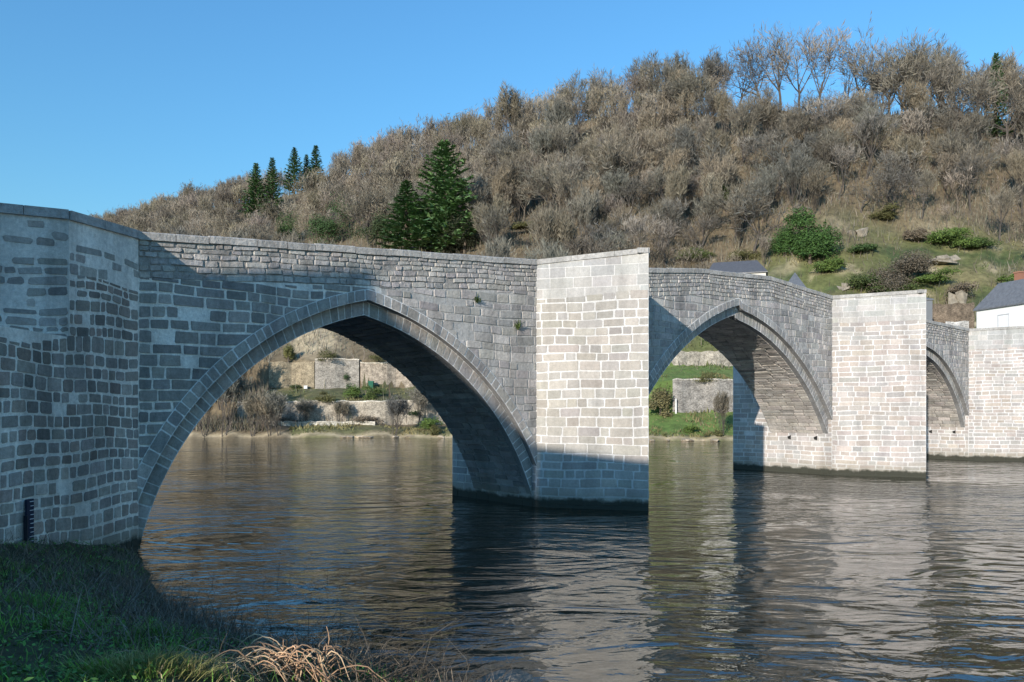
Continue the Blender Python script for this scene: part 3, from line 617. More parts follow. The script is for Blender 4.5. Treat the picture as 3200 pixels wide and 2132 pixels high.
# ------------------------------------------------------------------ the leafless wood: jittered positions over the slope
cand=[]; rr=random.Random(99); y=96.0
while y<640:
    st=5.0 if y<240 else 6.5 if y<340 else 9.0; x=-.62*y
    while x<.80*y:
        X=x+rr.uniform(-.45,.45)*st; Y=y+rr.uniform(-.45,.45)*st; a=X/Y; x+=st
        t=Y-np.interp(a,*A_DB); dr=np.interp(a,*A_DR)
        if t<27 or Y>dr+(14 if a<.25 else 3): continue
        gm=float(grass_mask(np.array(a),np.array(Y)))
        if rr.random()<gm*.97: continue
        small_=gm>.25
        if a<-.16 and t<34: continue
        z=on_hill(X,Y); py=HY-(z-CH)*F/Y; px=CX+F*a
        if 2260<px<2720 and py<430: continue
        if px>2720 and py<380 and rr.random()<.5: continue
        if 2400<px<2900 and py>720 and rr.random()<.8: continue
        if any((X-q[0])**2+(Y-q[1])**2<10 for q in taken): continue
        if any(abs(px-cx_)<w_ and Y<D_+2 and Y>D_-55 for cx_,w_,D_ in CLEAR): continue
        up=(Y-np.interp(a,*A_DB))/(dr-np.interp(a,*A_DB)); H=rr.uniform(7.5,12)+2.5*min(1,max(0,up*1.2-.1)); 
        if a>.12 and .3<up<.85: H*=.85
        if a<-.2: H*=1.0
        if small_: H*=.5
        cand.append((H/Y,X,Y,z,H,up))
    y+=st
cand.sort(reverse=True)
print('wood candidates',len(cand))
NEAR=cand[:275]; REST=cand[275:1500]; print('rest',len(cand)-275)
for i,(k,X,Y,z,H,up) in enumerate(NEAR):
    v=rr.choice((0,1,2,3,3,4,5,7)); tr,cr=VAR[v]
    inst('bare_tree',(X,Y,z),rr.uniform(0,6.28),H/10*rr.uniform(.85,1.35),[('trunk',tr),('crown',cr)],'slender leafless brown tree in the dense bare wood on the hillside','tree','leafless trees of the hillside wood',sz=H/10*rr.uniform(.85,1.2))
WV=[];WQ=[];WC=[];wo=0
for (k,X,Y,z,H,up) in REST:
    tv,tq,tc,xv,xc=FARV[rr.randrange(len(FARV))]; an=rr.uniform(0,6.28); s=H/10; c_,s_=math.cos(an),math.sin(an); M=np.array([[c_,-s_,0],[s_,c_,0],[0,0,1]]).T*s; o=np.array([X,Y,z]); b=rr.uniform(.62,1.3)
    WV+= [tv@M+o,xv@M+o]; WQ+= [tq+wo, np.arange(len(xv)).reshape(-1,4)+wo+len(tv)]; WC+= [tc*b,xc*b*np.array([1,rr.uniform(.95,1.03),rr.uniform(.9,1.08)])]; wo+=len(tv)+len(xv)
tag(link('woodland',mesh_np('woodland',np.concatenate(WV),[np.concatenate(WQ)],np.concatenate(WC)),M_TWIG),'leafless brown woodland covering the far hillside','woodland',kind='stuff')
# undergrowth: thin upright stems and low brush between the trees
n=70000; g=RNG; a=g.uniform(-.56,.74,n); u_=g.random(n)**1.1; db=np.interp(a,*A_DB); dr=np.interp(a,*A_DR); D=db+4+(dr-db-2)*u_
a2=g.uniform(-.44,-.30,5000); a=np.concatenate([a,a2]); D=np.concatenate([D,np.interp(a2,*A_DB)+g.uniform(1.5,20,5000)]); n=len(a); db=np.interp(a,*A_DB); dr=np.interp(a,*A_DR)
gm=grass_mask(a,D); t=D-db; pxs=CX+F*a; scr=((pxs<840)&(t>1.5))|((t>6.5)&(t<8.2)&(pxs<1100)&(g.random(n)<.6)); keep=(g.random(n)>gm*.93)&((t>20)|scr|(g.random(n)<.10)); a,D=a[keep],D[keep]; n=len(a)
z=far_z(a,D); p=np.stack([a*D,D,z-.1],-1); L=g.uniform(.7,2.6,n)*np.clip(.5+D/260,.6,1.3); d=np.stack([g.normal(0,.3,n),g.normal(0,.3,n),np.ones(n)],-1); d/=np.linalg.norm(d,axis=1)[:,None]
sd=np.stack([g.normal(size=n),g.normal(size=n)*.4,np.zeros(n)],-1); sd/=np.linalg.norm(sd,axis=1)[:,None]; w=(.03+.0002*D)[:,None]*g.uniform(.6,1.5,n)[:,None]
V=np.stack([p-sd*w,p+sd*w,p+d*L[:,None]],1).reshape(-1,3); c=np.array((.16,.142,.114))*g.uniform(.5,1.4,n)[:,None]*np.array([1,1,1])+g.normal(0,.008,(n,3))
tag(link('undergrowth',mesh_np('undergrowth',V,[np.arange(3*n).reshape(n,3)],np.clip(np.repeat(c,3,0),.01,1)),M_TWIG),'brown brush and thin stems covering the wooded hillside floor','undergrowth',kind='stuff')
# tufty grass and low plants of the open slopes
n=60000; a=g.uniform(-.44,.74,n); db=np.interp(a,*A_DB); D=db+.8+g.random(n)**1.3*85; gm=grass_mask(a,D); t=D-db; keep=(g.random(n)<gm*1.1+.02); a,D=a[keep],D[keep]; n=len(a)
X=a*D; cl=fbm(X/3.5,D/3.5,61); z=far_z(a,D); p=np.stack([X,D,z-.05],-1); L=(.12+1.1*np.clip(cl-.45,0,1)**1.2*3)*g.uniform(.5,1.3,n)
d=np.stack([g.normal(0,.5,n),g.normal(0,.5,n),np.ones(n)],-1); d/=np.linalg.norm(d,axis=1)[:,None]; sd=np.stack([g.normal(size=n),g.normal(size=n)*.4,np.zeros(n)],-1); sd/=np.linalg.norm(sd,axis=1)[:,None]; w=g.uniform(.05,.16,n)[:,None]
V=np.stack([p-sd*w,p+sd*w,p+d*L[:,None]],1).reshape(-1,3); mix=np.clip((fbm(X/5,D/5,67)-.36)*3,0,1)[:,None]
c=(np.array((.20,.17,.08))*(1-mix)+np.array((.085,.115,.04))*mix)*g.uniform(.6,1.35,n)[:,None]
tag(link('slope_grass',mesh_np('slope_grass',V,[np.arange(3*n).reshape(n,3)],np.repeat(c,3,0)),M_GRASS),'patchy green and straw grass on the open lower slopes','grass',kind='stuff')

# ------------------------------------------------------------------ far bank: garden walls, plants, small things
def dbj(a): return float(np.interp(a,*A_DB)+1.2*(vnoise(np.array(a*60),np.array(a*0+3.0),5)-.5))
def far_wall(name,px0,px1,t,zb,zt,th,col,lab,cap=None,batter=.0,step=14):
    xs_=np.linspace(px0,px1,max(2,int((px1-px0)/step)+1)); P=[((x-CX)/F) for x in xs_]; m=MB(); c=MB()
    lo_=lambda a,i: zb(i) if callable(zb) else zb
    n_=len(P); F0=[];F1=[];B1=[]
    for i,a in enumerate(P):
        d=dbj(a)+t; zt_=zt(i/(n_-1)) if callable(zt) else zt
        jit=.22*(random.random()-.5); F0.append((a*(d-batter),d-batter,zb)); F1.append((a*d,d,zt_+jit)); B1.append((a*(d+th),d+th,zt_+jit))
    for i in range(n_-1): m.quad(F0[i],F0[i+1],F1[i+1],F1[i],col); m.quad(F1[i],F1[i+1],B1[i+1],B1[i],col)
    for e_ in (0,n_-1):
        q=[F0[e_],F1[e_],B1[e_],(B1[e_][0],B1[e_][1],zb)]; m.add(q,[(0,1,2,3)],col)
    me=m.mesh(name); o=link(name,me,M_FARWALL); tag(o,lab,'wall')
    if cap:
        for i in range(n_-1):
            a0,a1,b1,b0=F1[i],F1[i+1],B1[i+1],B1[i]; k=.92+.16*random.random()
            sh=lambda p,f,z:(p[0]*(1+f/p[1]),p[1]+f,p[2]+z)
            c.hexa([sh(a0,-.08,.0),sh(a1,-.08,.0),sh(b1,.1,.0),sh(b0,.1,.0)],[sh(a0,-.08,.2),sh(a1,-.08,.2),sh(b1,.1,.2),sh(b0,.1,.2)],tuple(v*k for v in cap))
        c.build('wall_coping',M_FARWALL,o)
    return o
CW=(.50,.46,.39)
far_wall('garden_wall',712,1172,6.2,1.2,2.05,.5,(.5,.47,.4),'low pale stone wall near the water seen through the first arch',CW)
far_wall('garden_wall',742,1400,8.25,1.3,lambda f:5.0+.25*f,.9,(.33,.29,.23),'long scrubby retaining wall with a pale top seen through the first arch',(.48,.44,.37),.25)
far_wall('garden_wall',984,1122,18.7,7.3,12.2,.7,(.27,.245,.21),'tall grey garden wall block with a sunlit end below the bare earth',(.5,.45,.38),.35)
far_wall('garden_wall',1126,1420,18.9,7.3,11.6,.6,(.31,.26,.205),'brown upper garden wall right of the grey wall block',(.48,.43,.35),.1)
far_wall('garden_wall',840,982,19.0,7.6,11.9,.5,(.28,.23,.155),'earthy upper terrace wall left of the grey wall block',None,.5)
far_wall('garden_wall',2102,2420,8.9,3.4,7.95,.7,(.26,.24,.215),'grey retaining wall above the grass seen through the second arch',(.44,.41,.36),.2)
far_wall('garden_wall',1960,2420,22.9,10.3,12.95,.6,(.33,.295,.245),'pale upper wall above the lawn seen through the second arch',None,.1)
def scrub(px,pt,pb,wpx,seed,lab,c=(.23,.19,.14),name='bare_bush',H=None,v=5,wide=1.0):
    p,D=spot(px,pb); h=(pb-pt)/F*D; tr,cr=VAR[v]; e=inst(name,p,seed*1.7,h/10*wide,[('trunk',tr),('crown',cr)],lab,'bush',sz=h/10); return e
for i,(px,pt,pb,wd,lab) in enumerate(((1232,1262,1362,1.5,'round bare bush at the water edge on the far bank'),(842,1262,1362,1.5,'grey bare thicket at the water edge below the garden terraces'),(872,1250,1360,1.3,'dark stemmed bare thicket beside the grey one at the water'),(790,1255,1364,1.6,'low bare scrub by the water left of the thickets'),
     (700,1180,1363,1.2,'tall bare scrub on the far bank beside the arch ring'),(640,1230,1364,1.4,'brown bare scrub at the left foot of the first arch view'),(960,1262,1330,1.8,'straggling bare shrub against the long retaining wall'),(1060,1268,1330,1.8,'thin bare shrub on the middle of the retaining wall'),
     (1310,1230,1330,1.5,'bare grey scrub beside the white post on the far bank'),(2258,1250,1362,1.0,'thin crooked sapling on the grass bank seen through the second arch'),(760,1120,1240,1.4,'brown leafless scrub on the slope left of the garden'),(690,1150,1290,1.5,'large brown thicket on the slope at the left of the arch view'))):
    scrub(px,pt,pb,0,i+1,lab,v=(5,4,5,4)[i%4],wide=wd)
def fbush(px,pt,pb,w,seed,cc,lab,n=900,size=.22,name='garden_bush'): return bush(px,pt,pb,w,seed,*cc,lab,n,size,name,'bush')
YG=((.10,.10,.035),(.26,.25,.09))
fbush(900,1118,1205,46,21,YG,'yellow green willow bush beside the garden wall',1100)
fbush(1100,1140,1212,52,22,((.02,.045,.018),(.09,.15,.06)),'spiky green shrub in front of the grey garden wall',1100)
fbush(1105,1192,1246,66,23,MG,'leafy green plants at the edge of the garden bed',900,.2,'garden_plants')
fbush(1170,1192,1244,74,24,((.04,.075,.02),(.16,.2,.06)),'green garden bed plants near the fence post',1000,.2,'garden_plants')
fbush(925,1192,1216,50,25,((.03,.05,.02),(.10,.13,.05)),'low dark green hedge beside the white box',600,.18)
fbush(1310,1285,1322,70,26,((.015,.03,.012),(.06,.10,.03)),'dark green bush on the far bank near the pier',900,.22)
fbush(1362,1290,1345,80,27,MG,'bright green bush on the far bank touching the arch curve',1000,.22)
fbush(1365,1325,1362,36,28,OG,'small olive bush at the water edge beside the pier',600,.2)
fbush(2062,1195,1296,76,29,((.10,.095,.045),(.24,.21,.10)),'straw coloured reed bush at the foot of the retaining wall',1500,.3,'reed_bush')
fbush(2160,1318,1352,60,30,MG,'low green bush on the grass bank above the tan rocks',700,.2)
fbush(2225,1330,1360,50,31,OG,'olive tuft at the water edge seen through the second arch',500,.2)
def small(name,px,pb,mk,lab,cat,mat=M_PLAIN):
    p,D=ground_at(px,pb); e=empty(name,tuple(p)); tag(e,lab,cat); mk(e,D); return e
def mk_bin(e,D):
    m=MB(); m.hexa([(-.33,-.36,0),(.33,-.36,0),(.33,.3,0),(-.33,.3,0)],[(-.4,-.42,1.0),(.4,-.42,1.0),(.4,.38,1.0),(-.4,.38,1.0)],(.01,.11,.065)); m.build('bin_body',M_PLAIN,e)
    l=MB(); l.hexa([(-.43,-.46,1.0),(.43,-.46,1.0),(.43,.4,1.0),(-.43,.4,1.0)],[(-.38,-.4,1.12),(.38,-.4,1.12),(.38,.36,1.17),(-.38,.36,1.17)],(.012,.13,.08)); l.build('lid',M_PLAIN,e)
small('garden_bin',1160,1214,mk_bin,'green bin standing by the upper garden wall','bin')
def mk_box(e,D):
    m=MB(); m.box((0,0,.05),.55,.5,.42,.2,(.75,.75,.74)); m.build('box_body',M_PLAIN,e); l=MB(); l.box((0,0,.472),.6,.55,.1,.2,(.8,.8,.79)); l.build('lid',M_PLAIN,e)
small('white_box',955,1217,mk_box,'small white box on the garden lawn below the wall','box')
def mk_post(h,c,w=.12):
    def f(e,D):
        m=MB(); m.hexa([(-w/2,-w/2,-.2),(w/2,-w/2,-.2),(w/2,w/2,-.2),(-w/2,w/2,-.2)],[(-w*.45,-w*.45,h),(w*.45,-w*.45,h),(w*.45,w*.45,h),(-w*.45,w*.45,h)],c); m.add([(-w*.45,-w*.45,h),(w*.45,-w*.45,h),(w*.45,w*.45,h),(-w*.45,w*.45,h),(0,0,h+w*.6)],[(0,1,4),(1,2,4),(2,3,4),(3,0,4)],c); m.build('post_shaft',M_BARK,e)
    return f
small('fence_post',1217,1243,mk_post(2.1,(.09,.07,.05),.16),'dark wooden fence post at the right end of the garden bed','post')
small('white_post',1272,1322,mk_post(1.5,(.62,.58,.52),.42),'pale stone gate post on the far bank beside bare scrub','post')
small('marker_post',2112,1293,mk_post(1.9,(.7,.69,.66),.2),'white marker post at the foot of the grey retaining wall','post')
# rocks along the far water line
rk=random.Random(5)
for i in range(26):
    px=rk.choice((rk.uniform(960,1400),rk.uniform(2010,2290))); a=(px-CX)/F; d=dbj(a)+rk.uniform(.0,.9); s=rk.uniform(.25,.7); m=MB(); V=[];
    for k in range(14):
        th=k*2.4; zz=1-2*(k+.5)/14; q=math.sqrt(1-zz*zz); f=rk.uniform(.75,1.15); V.append((q*math.cos(th)*f*1.5,q*math.sin(th)*f,zz*f*.7))
    import bmesh; bm=bmesh.new(); [bm.verts.new(v) for v in V]; bmesh.ops.convex_hull(bm,input=bm.verts); me=bpy.data.meshes.new('shore_rock'); bm.to_mesh(me); bm.free()
    at=me.color_attributes.new('Col','FLOAT_COLOR','POINT'); kk=rk.uniform(.8,1.15); at.data.foreach_set('color',np.tile(np.array([.42*kk,.34*kk,.24*kk,1],np.float32),len(me.vertices)))
    o=link('shore_rock',me,M_ROCK); o.location=(a*d,d,.1); o.scale=(s*1.4,s,s*.7); o.rotation_euler=(0,0,rk.uniform(0,6)); tag(o,'pale tan rock lying at the water line of the far bank','rock','rocks along the far water line')

# ------------------------------------------------------------------ houses beyond the bridge
def V3(o,e,g_,x,y,z): return (o[0]+e[0]*x+g_[0]*y,o[1]+e[1]*x+g_[1]*y,z)
def house(name,o,e,L,Wd,zb,ze,zr,inset,wall,roof,lab,over=.25,ridge=None):
    e=np.array(e)/np.hypot(*e); g_=np.array([-e[1],e[0]]); h=empty(name,(o[0],o[1],zb)); tag(h,lab,'house')
    def put(mb,nm,mat,par=h):
        ob=mb.build(nm,mat,par)
        if par is h: ob.location=tuple(-np.array(h.location))
        return ob
    m=MB(); m.hexa([V3(o,e,g_,*p,zb) for p in ((0,0),(L,0),(L,Wd),(0,Wd))],[V3(o,e,g_,*p,ze) for p in ((0,0),(L,0),(L,Wd),(0,Wd))],wall); wl=put(m,'wall',M_PLAIN)
    r=MB(); b=[(-over,-over),(L+over,-over),(L+over,Wd+over),(-over,Wd+over)]
    if ridge is not None: t=[(ridge[0],Wd*ridge[2]),(ridge[1],Wd*ridge[2]),(ridge[1],Wd*ridge[2]+.05),(ridge[0],Wd*ridge[2]+.05)]
    else: t=[(inset,inset),(L-inset,inset),(L-inset,Wd-inset),(inset,Wd-inset)]
    r.hexa([V3(o,e,g_,*p,ze) for p in b],[V3(o,e,g_,*p,ze+.14) for p in b],roof)
    r.hexa([V3(o,e,g_,*p,ze+.142) for p in b],[V3(o,e,g_,*p,zr) for p in t],roof); rf=put(r,'roof',M_SLATE)
    return h,e,g_,put,wl,rf
SL=(.15,.155,.165)
h,e,g_,put,wl,rf=house('white_house',(53.6,88.6),(.263,-.965),13,8,7.5,15.3,18.3,1.5,(.82,.81,.79),SL,'white house with a grey slate mansard roof beyond the right pier')
m=MB()
o=(53.6,88.6)
def wq(mb,x0,x1,z0,z1,off,col):
    mb.hexa([V3(o,e,g_,x0,-off,z0),V3(o,e,g_,x1,-off,z0),V3(o,e,g_,x1,-off+.05,z0),V3(o,e,g_,x0,-off+.05,z0)],[V3(o,e,g_,x0,-off,z1),V3(o,e,g_,x1,-off,z1),V3(o,e,g_,x1,-off+.05,z1),V3(o,e,g_,x0,-off+.05,z1)],col)
for x0 in (2.9,7.6):
    fr_=MB(); wq(fr_,x0-.1,x0,9.6,14.4,.06,(.55,.55,.55)); wq(fr_,x0+1.3,x0+1.4,9.6,14.4,.06,(.55,.55,.55)); wq(fr_,x0-.1,x0+1.4,14.4,14.52,.07,(.5,.5,.5)); fo=put(fr_,'window',M_PLAIN)
    sh_=MB(); wq(sh_,x0+.02,x0+.64,9.6,14.38,.045,(.76,.76,.76)); wq(sh_,x0+.67,x0+1.28,9.6,14.38,.045,(.76,.76,.76)); put(sh_,'shutter',M_PLAIN,fo).location=tuple(-np.array(fo.location)-np.array(h.location))
ch=MB(); c0=V3(o,e,g_,1.6,4.4,16); ch.box(c0,.7,.7,3.6,.3,(.30,.14,.09)); ch.box((c0[0],c0[1],19.6),.85,.85,.16,.3,(.33,.17,.11)); put(ch,'chimney',M_PLAIN,rf).location=tuple(-np.array(rf.location)-np.array(h.location))
dp=MB(); dp.tube([V3(o,e,g_,.15,-.1,7.6),V3(o,e,g_,.15,-.1,15.2)],[.06,.06],6,(.5,.5,.5)); put(dp,'downpipe',M_PLAIN)
house('slate_house',(32.0,125.5),(.95,-.32),9.0,7,15,25.9,28.6,1.5,(.6,.57,.52),(.10,.10,.105),'house with only its dark slate roof showing above the second arch parapet',.3,(.6,7.6,.5))
house('slate_pavilion',(41.6,118.5),(.93,-.36),3.8,3.8,14,21.8,25.3,1.5,(.6,.58,.55),(.11,.12,.135),'small pavilion with a pointed grey slate roof above the parapet',.2,(1.85,1.95,.5))
h2,e2,g2,put2,_,_=house('grey_house',(46.9,93.6),(1,-.12),4.1,4,8,17.2,17.7,.7,(.16,.17,.18),SL,'narrow dark grey house wall right behind the second pier',.12)
far_wall('garden_wall',2955,3028,2.0,8.0,14.3,.4,(.42,.41,.39),'low pale parapet wall left of the white house',None)
far_wall('garden_wall',2890,3045,9.0,10.0,17.4,.5,(.16,.125,.09),'brown stone retaining wall behind the pale parapet near the white house',None,.4)

# ------------------------------------------------------------------ town houses on the near bank, left of and behind the viewpoint: unseen, added and outlined to cast the shade on bank and abutment
def SP(s,t): p=R1+U*s-SD*t; return (p[0],p[1])
def shz(z,t): return z+t*TE
def town(name,foot,ze,zr,lab,wall,roof):
    c=np.mean(np.array(foot),0); h=empty(name,(c[0],c[1],3.0)); tag(h,lab,'house'); off=tuple(-np.array(h.location))
    m=MB(); m.hexa([(x,y,1.5) for x,y in foot],[(x,y,z) for (x,y),z in zip(foot,ze)],wall); w=m.build('wall',M_PLAIN,h); w.location=off
    r=MB(); f=[((x-c[0])*1.03+c[0],(y-c[1])*1.03+c[1]) for x,y in foot]; r.hexa([(x,y,z+.003) for (x,y),z in zip(foot,ze)],[(x,y,z) for (x,y),z in zip(foot,zr)],roof); ro=r.build('roof',M_SLATE,h); ro.location=off
    for i in range(len(foot)):
        a=np.array(foot[i]);b=np.array(foot[(i+1)%len(foot)]);L=np.linalg.norm(b-a);d=(b-a)/L;nr=np.array([d[1],-d[0]])
        if L<5: continue
        for zz in np.arange(5.0,min(ze)-2.4,3.2):
            for x in np.arange(1.8,L-1.8,2.9):
                q=a+d*x; wn=MB(); p=[q+nr*.01,q+d*.95+nr*.01,q+d*.95+nr*.05,q+nr*.05]; wn.hexa([(*v,zz) for v in p],[(*v,zz+1.5) for v in p],(.06,.07,.08)); o_=wn.build('window',M_PLAIN,h); o_.location=off
T0=40.0; PERP=np.array([math.sin(SUN_AZ),-math.cos(SUN_AZ)]); ORG=R1-SD*T0
def QP(q,back=0.0): p=ORG+PERP*q-SD*back; return (float(p[0]),float(p[1]))
s20=math.sin(SUN_AZ-BA); ze0=2.2+T0*TE                      # eaves height: its shadow edge crosses the foot of the tall pier
def hz(s_,z_): return z_+(T0+s_*math.cos(SUN_AZ-BA))*TE
qa,qp,qb=-16.5*s20,-7.05*s20,19.7*s20
def town2(lab,q0,q1,prof,depth,wall,roof):
    """a house whose front faces along the sun; prof = roof outline (q, z) across the front"""
    c=QP((q0+q1)/2,depth/2); h=empty('shade_town_house',(c[0],c[1],3.0)); tag(h,lab,'house'); off=tuple(-np.array(h.location))
    m=MB(); n=len(prof); fr_=[(*QP(q,0),z) for q,z in prof]; bk_=[(*QP(q,depth),z) for q,z in prof]
    base=[(*QP(q0,0),1.5),(*QP(q1,0),1.5)]; bb=[(*QP(q0,depth),1.5),(*QP(q1,depth),1.5)]
    m.add([base[0],base[1]]+fr_[::-1],[tuple(range(n+2))],wall); m.add([bb[0],bb[1]]+bk_[::-1],[tuple(range(n+2))[::-1]],wall)
    m.quad(base[0],bb[0],bk_[0],fr_[0],wall); m.quad(base[1],bb[1],bk_[-1],fr_[-1],wall); w=m.build('wall',M_PLAIN,h); w.location=off
    r=MB()
    for i in range(n-1):
        A=[(*QP(prof[i][0],-.0),prof[i][1]),(*QP(prof[i+1][0],-.0),prof[i+1][1]),(*QP(prof[i+1][0],depth+.3),prof[i+1][1]),(*QP(prof[i][0],depth+.3),prof[i][1])]
        r.hexa([(x,y,z+.004) for x,y,z in A],[(x,y,z+.16) for x,y,z in A],roof)
    ro=r.build('roof',M_SLATE,h); ro.location=off
    for zz in (5.2,8.4,11.6):
        q=q0+1.0
        while q<q1-1.6:
            wn=MB(); A=[QP(q,-.05),QP(q+1,-.05),QP(q+1,.02),QP(q,.02)]; wn.hexa([(*v,zz) for v in A],[(*v,zz+1.6) for v in A],(.05,.06,.07)); o_=wn.build('window',M_PLAIN,h); o_.location=off; q+=2.3
town2('unseen gabled town house on the near bank, shaped to shade the abutment',qa,0.0,[(qa,hz(-16.5,6.6)),(-13*s20,hz(-13,7.5)),(qp,hz(-7.05,8.3)),(qp+.05,hz(-7.0,7.0)),(0.0,ze0)],7,(.62,.57,.5),(.13,.12,.12))
town2('unseen flat topped town house on the near bank, shaped to shade the pier foot',.02,qb,[(.02,ze0),(11.76*s20,hz(11.76,-1.47)),(qb,hz(19.7,-4.0))],7,(.62,.56,.47),(.13,.12,.12))

# ------------------------------------------------------------------ near bank vegetation
def blades(name,pts,L,w,c,lab,cat,lean=.35,seed=1,mat=M_GRASS,kind='stuff',par=None):
    g=np.random.default_rng(seed); n=len(pts); d=np.stack([g.normal(0,lean,n),g.normal(0,lean,n),np.ones(n)],-1); d/=np.linalg.norm(d,axis=1)[:,None]
    bend=np.stack([g.normal(0,.5,n),g.normal(0,.5,n),-.35*np.ones(n)],-1)*L[:,None]*.45; sd=np.stack([g.normal(size=n),g.normal(size=n),np.zeros(n)],-1); sd/=np.linalg.norm(sd,axis=1)[:,None]; sd*=w[:,None]
    m=pts+d*L[:,None]*.55; tpp=pts+d*L[:,None]+bend
    V=np.stack([pts-sd,pts+sd,m+sd*.75,m-sd*.75,tpp],1).reshape(-1,3); i=np.arange(n)*5
    o=link(name,mesh_np(name,V,[np.stack([i,i+1,i+2,i+3],-1),np.stack([i+3,i+2,i+4],-1)],np.repeat(c,5,0)),mat,par)
    if lab: tag(o,lab,cat,kind=kind)
    return o
def scatter(n,x0,x1,y0,y1,seed):
    g=np.random.default_rng(seed); x=g.uniform(x0,x1,n); y=g.uniform(y0,y1,n); d=edge_d(x,y); a=x/y
    # outside the abutment footprint and inside the visible wedge
    side=(x-C0[0])*WD[1]-(y-C0[1])*WD[0]; ok=(d>.05)&(y>3.2)&(a>-.78)&(a<.3)
    rel=np.stack([x-C0[0],y-C0[1]],-1); off=rel@np.array([.99,-.144]); ok&=(off>.1)&~((x>-3.15)&(x<-.9)&(y<8.7)&(g.random(n)<.88))
    return x[ok],y[ok],d[ok],g
x,y,d,g=scatter(150000,-13,3,3.2,21,5)
gn=fbm(x/1.4,y/1.4,91); k=(g.random(len(x))<np.clip((gn-.33)*5,0.08,1))&(g.random(len(x))<np.clip(d/1.2,0.1,1)*np.clip(1.25-np.clip((x+2.6)/2.2,0,1),.2,1)); x,y,d,gn=x[k],y[k],d[k],gn[k]; n=len(x)
z=near_z(x,y); L=g.uniform(.06,.28,n)*(.35+1.3*gn)*np.clip((22-y)/9,.45,1); mx=np.clip((fbm(x/.9,y/.9,97)-.33)*3,0,1)[:,None]
c=(np.array((.125,.22,.048))*(1-mx)+np.array((.18,.38,.055))*mx)*g.uniform(.6,1.4,n)[:,None]
dead=(g.random(n)<.10)[:,None]; c=np.where(dead,np.array((.34,.28,.17))*g.uniform(.6,1.3,n)[:,None],c)
blades('bank_grass',np.stack([x,y,z-.02],-1),L,g.uniform(.004,.009,n),c,'dark green grass covering the near bank below the abutment','grass',.4,3)
# brown dead brush near the water
x,y,d,g=scatter(60000,-10.5,2.2,4.5,20.5,6); k=(d<2.6+fbm(x,y,5)*1.6)&(g.random(len(x))<np.clip(1.3-d/3.2,.0,1)); x,y,d=x[k],y[k],d[k]; n=len(x); z=near_z(x,y); L=g.uniform(.12,.75,n)*np.clip((21-y)/8,.4,1)*np.where(g.random(n)<.12,1.7,1)
c=np.array((.15,.122,.09))*g.uniform(.3,1.7,n)[:,None]
blades('dead_brush',np.stack([x,y,z-.02],-1),L,g.uniform(.003,.007,n),c,'dark brown dead brush along the edge of the near bank','brush',.85,4)
def cane(mb,p,d,L,r,rng,curl=.5,col=(.3,.24,.17),seg=7,droop=.12,k=4):
    pts=[np.array(p,float)]; d=unit(np.array(d,float))
    for i in range(seg):
        d=unit(d+np.array([rng.uniform(-curl,curl)*.3,rng.uniform(-curl,curl)*.3,-droop+rng.uniform(-curl,curl)*.15])); pts.append(pts[-1]+d*L/seg)
    mb.tube(pts,[r*(1-.7*i/seg) for i in range(seg+1)],k,col); return pts
rn=random.Random(17)
# tall dry stalks standing at the water edge: (px of foot, py of foot, height m, lean)
for i,(px,py,hh,lx,lab) in enumerate(((655,1905,1.0,.06,'single tall dry stalk at the water edge nearest the abutment'),(840,1985,1.75,.10,'tall dry stalk leaning right in the middle of the bank edge'),(880,1995,1.6,.07,'tall thin dry stalk right beside the leaning one'),(770,1960,1.2,.38,'dry stalk leaning strongly to the right over the water'),
    (1010,2015,1.9,.10,'tallest dry stalk at the water edge near the bottom centre'),(955,2020,1.2,.04,'short upright dry stalk left of the tallest one'),(1075,2040,.9,.0,'dark upright stalk right of the tallest one'),(1190,2085,1.0,.22,'leaning dry stalk near the right end of the bank brush'),(1240,2105,.9,.42,'strongly leaning dry stalk at the right end of the bank'),(1110,2060,.8,-.12,'dark stalk leaning left near the bottom centre'))):
    p=near_at(px,py); m=MB(); e_=empty('dry_stalk',tuple(p)); tag(e_,lab,'stalk')
    pts=cane(m,(0,0,-.1),(lx,rn.uniform(-.1,.1),1),hh,.009,rn,.12,(.075,.055,.042),8,.0); m.build('stem',M_BARK,e_)
    b=MB()
    for j in range(5): q=pts[rn.randrange(3,8)]; cane(b,q,(rn.uniform(-.7,.7)+lx,rn.uniform(-.4,.4),.8),hh*rn.uniform(.12,.25),.004,rn,.3,(.085,.065,.05),3,0,3)
    b.build('side_twigs',M_BARK,e_)
def tangle(name,px,py,n,spread,Lr,r,col,lab,seed,arch=.2,upz=.8,flat=.5):
    p=near_at(px,py); rg=random.Random(seed); m=MB(); 
    for i in range(n):
        th=rg.uniform(0,6.28); q=(rg.gauss(0,spread),rg.gauss(0,spread*flat),-.05+near_z(np.array([p[0]]),np.array([p[1]]))[0]-p[2]); k=rg.uniform(.55,1.3)
        cane(m,q,(math.cos(th),math.sin(th)*.7,rg.uniform(.15,1)*upz),rg.uniform(*Lr),r*rg.uniform(.5,1.2),rg,.55,tuple(c*k for c in col),8,arch)
    o=m.build(name,M_BARK,None,True); o.location=tuple(p); tag(o,lab,'branches'); return o
tangle('bramble_tangle',195,1990,70,.5,(.4,1.1),.006,(.30,.24,.18),'tangle of dead bramble stems in the dark grass at left',1,.16)
tangle('bramble_tangle',390,1990,50,.4,(.4,.9),.005,(.34,.29,.21),'loose dead stems lying in the grass right of the bramble tangle',2,.18)
tangle('bramble_tangle',700,1960,90,.45,(.25,.7),.004,(.06,.05,.04),'dark brushy tangle on the bank edge beside the water',3,.12)
tangle('bramble_tangle',1150,2120,120,.55,(.4,1.2),.006,(.10,.082,.06),'dark tangle of dead stems at the bottom centre of the bank',4,.08,1.1)
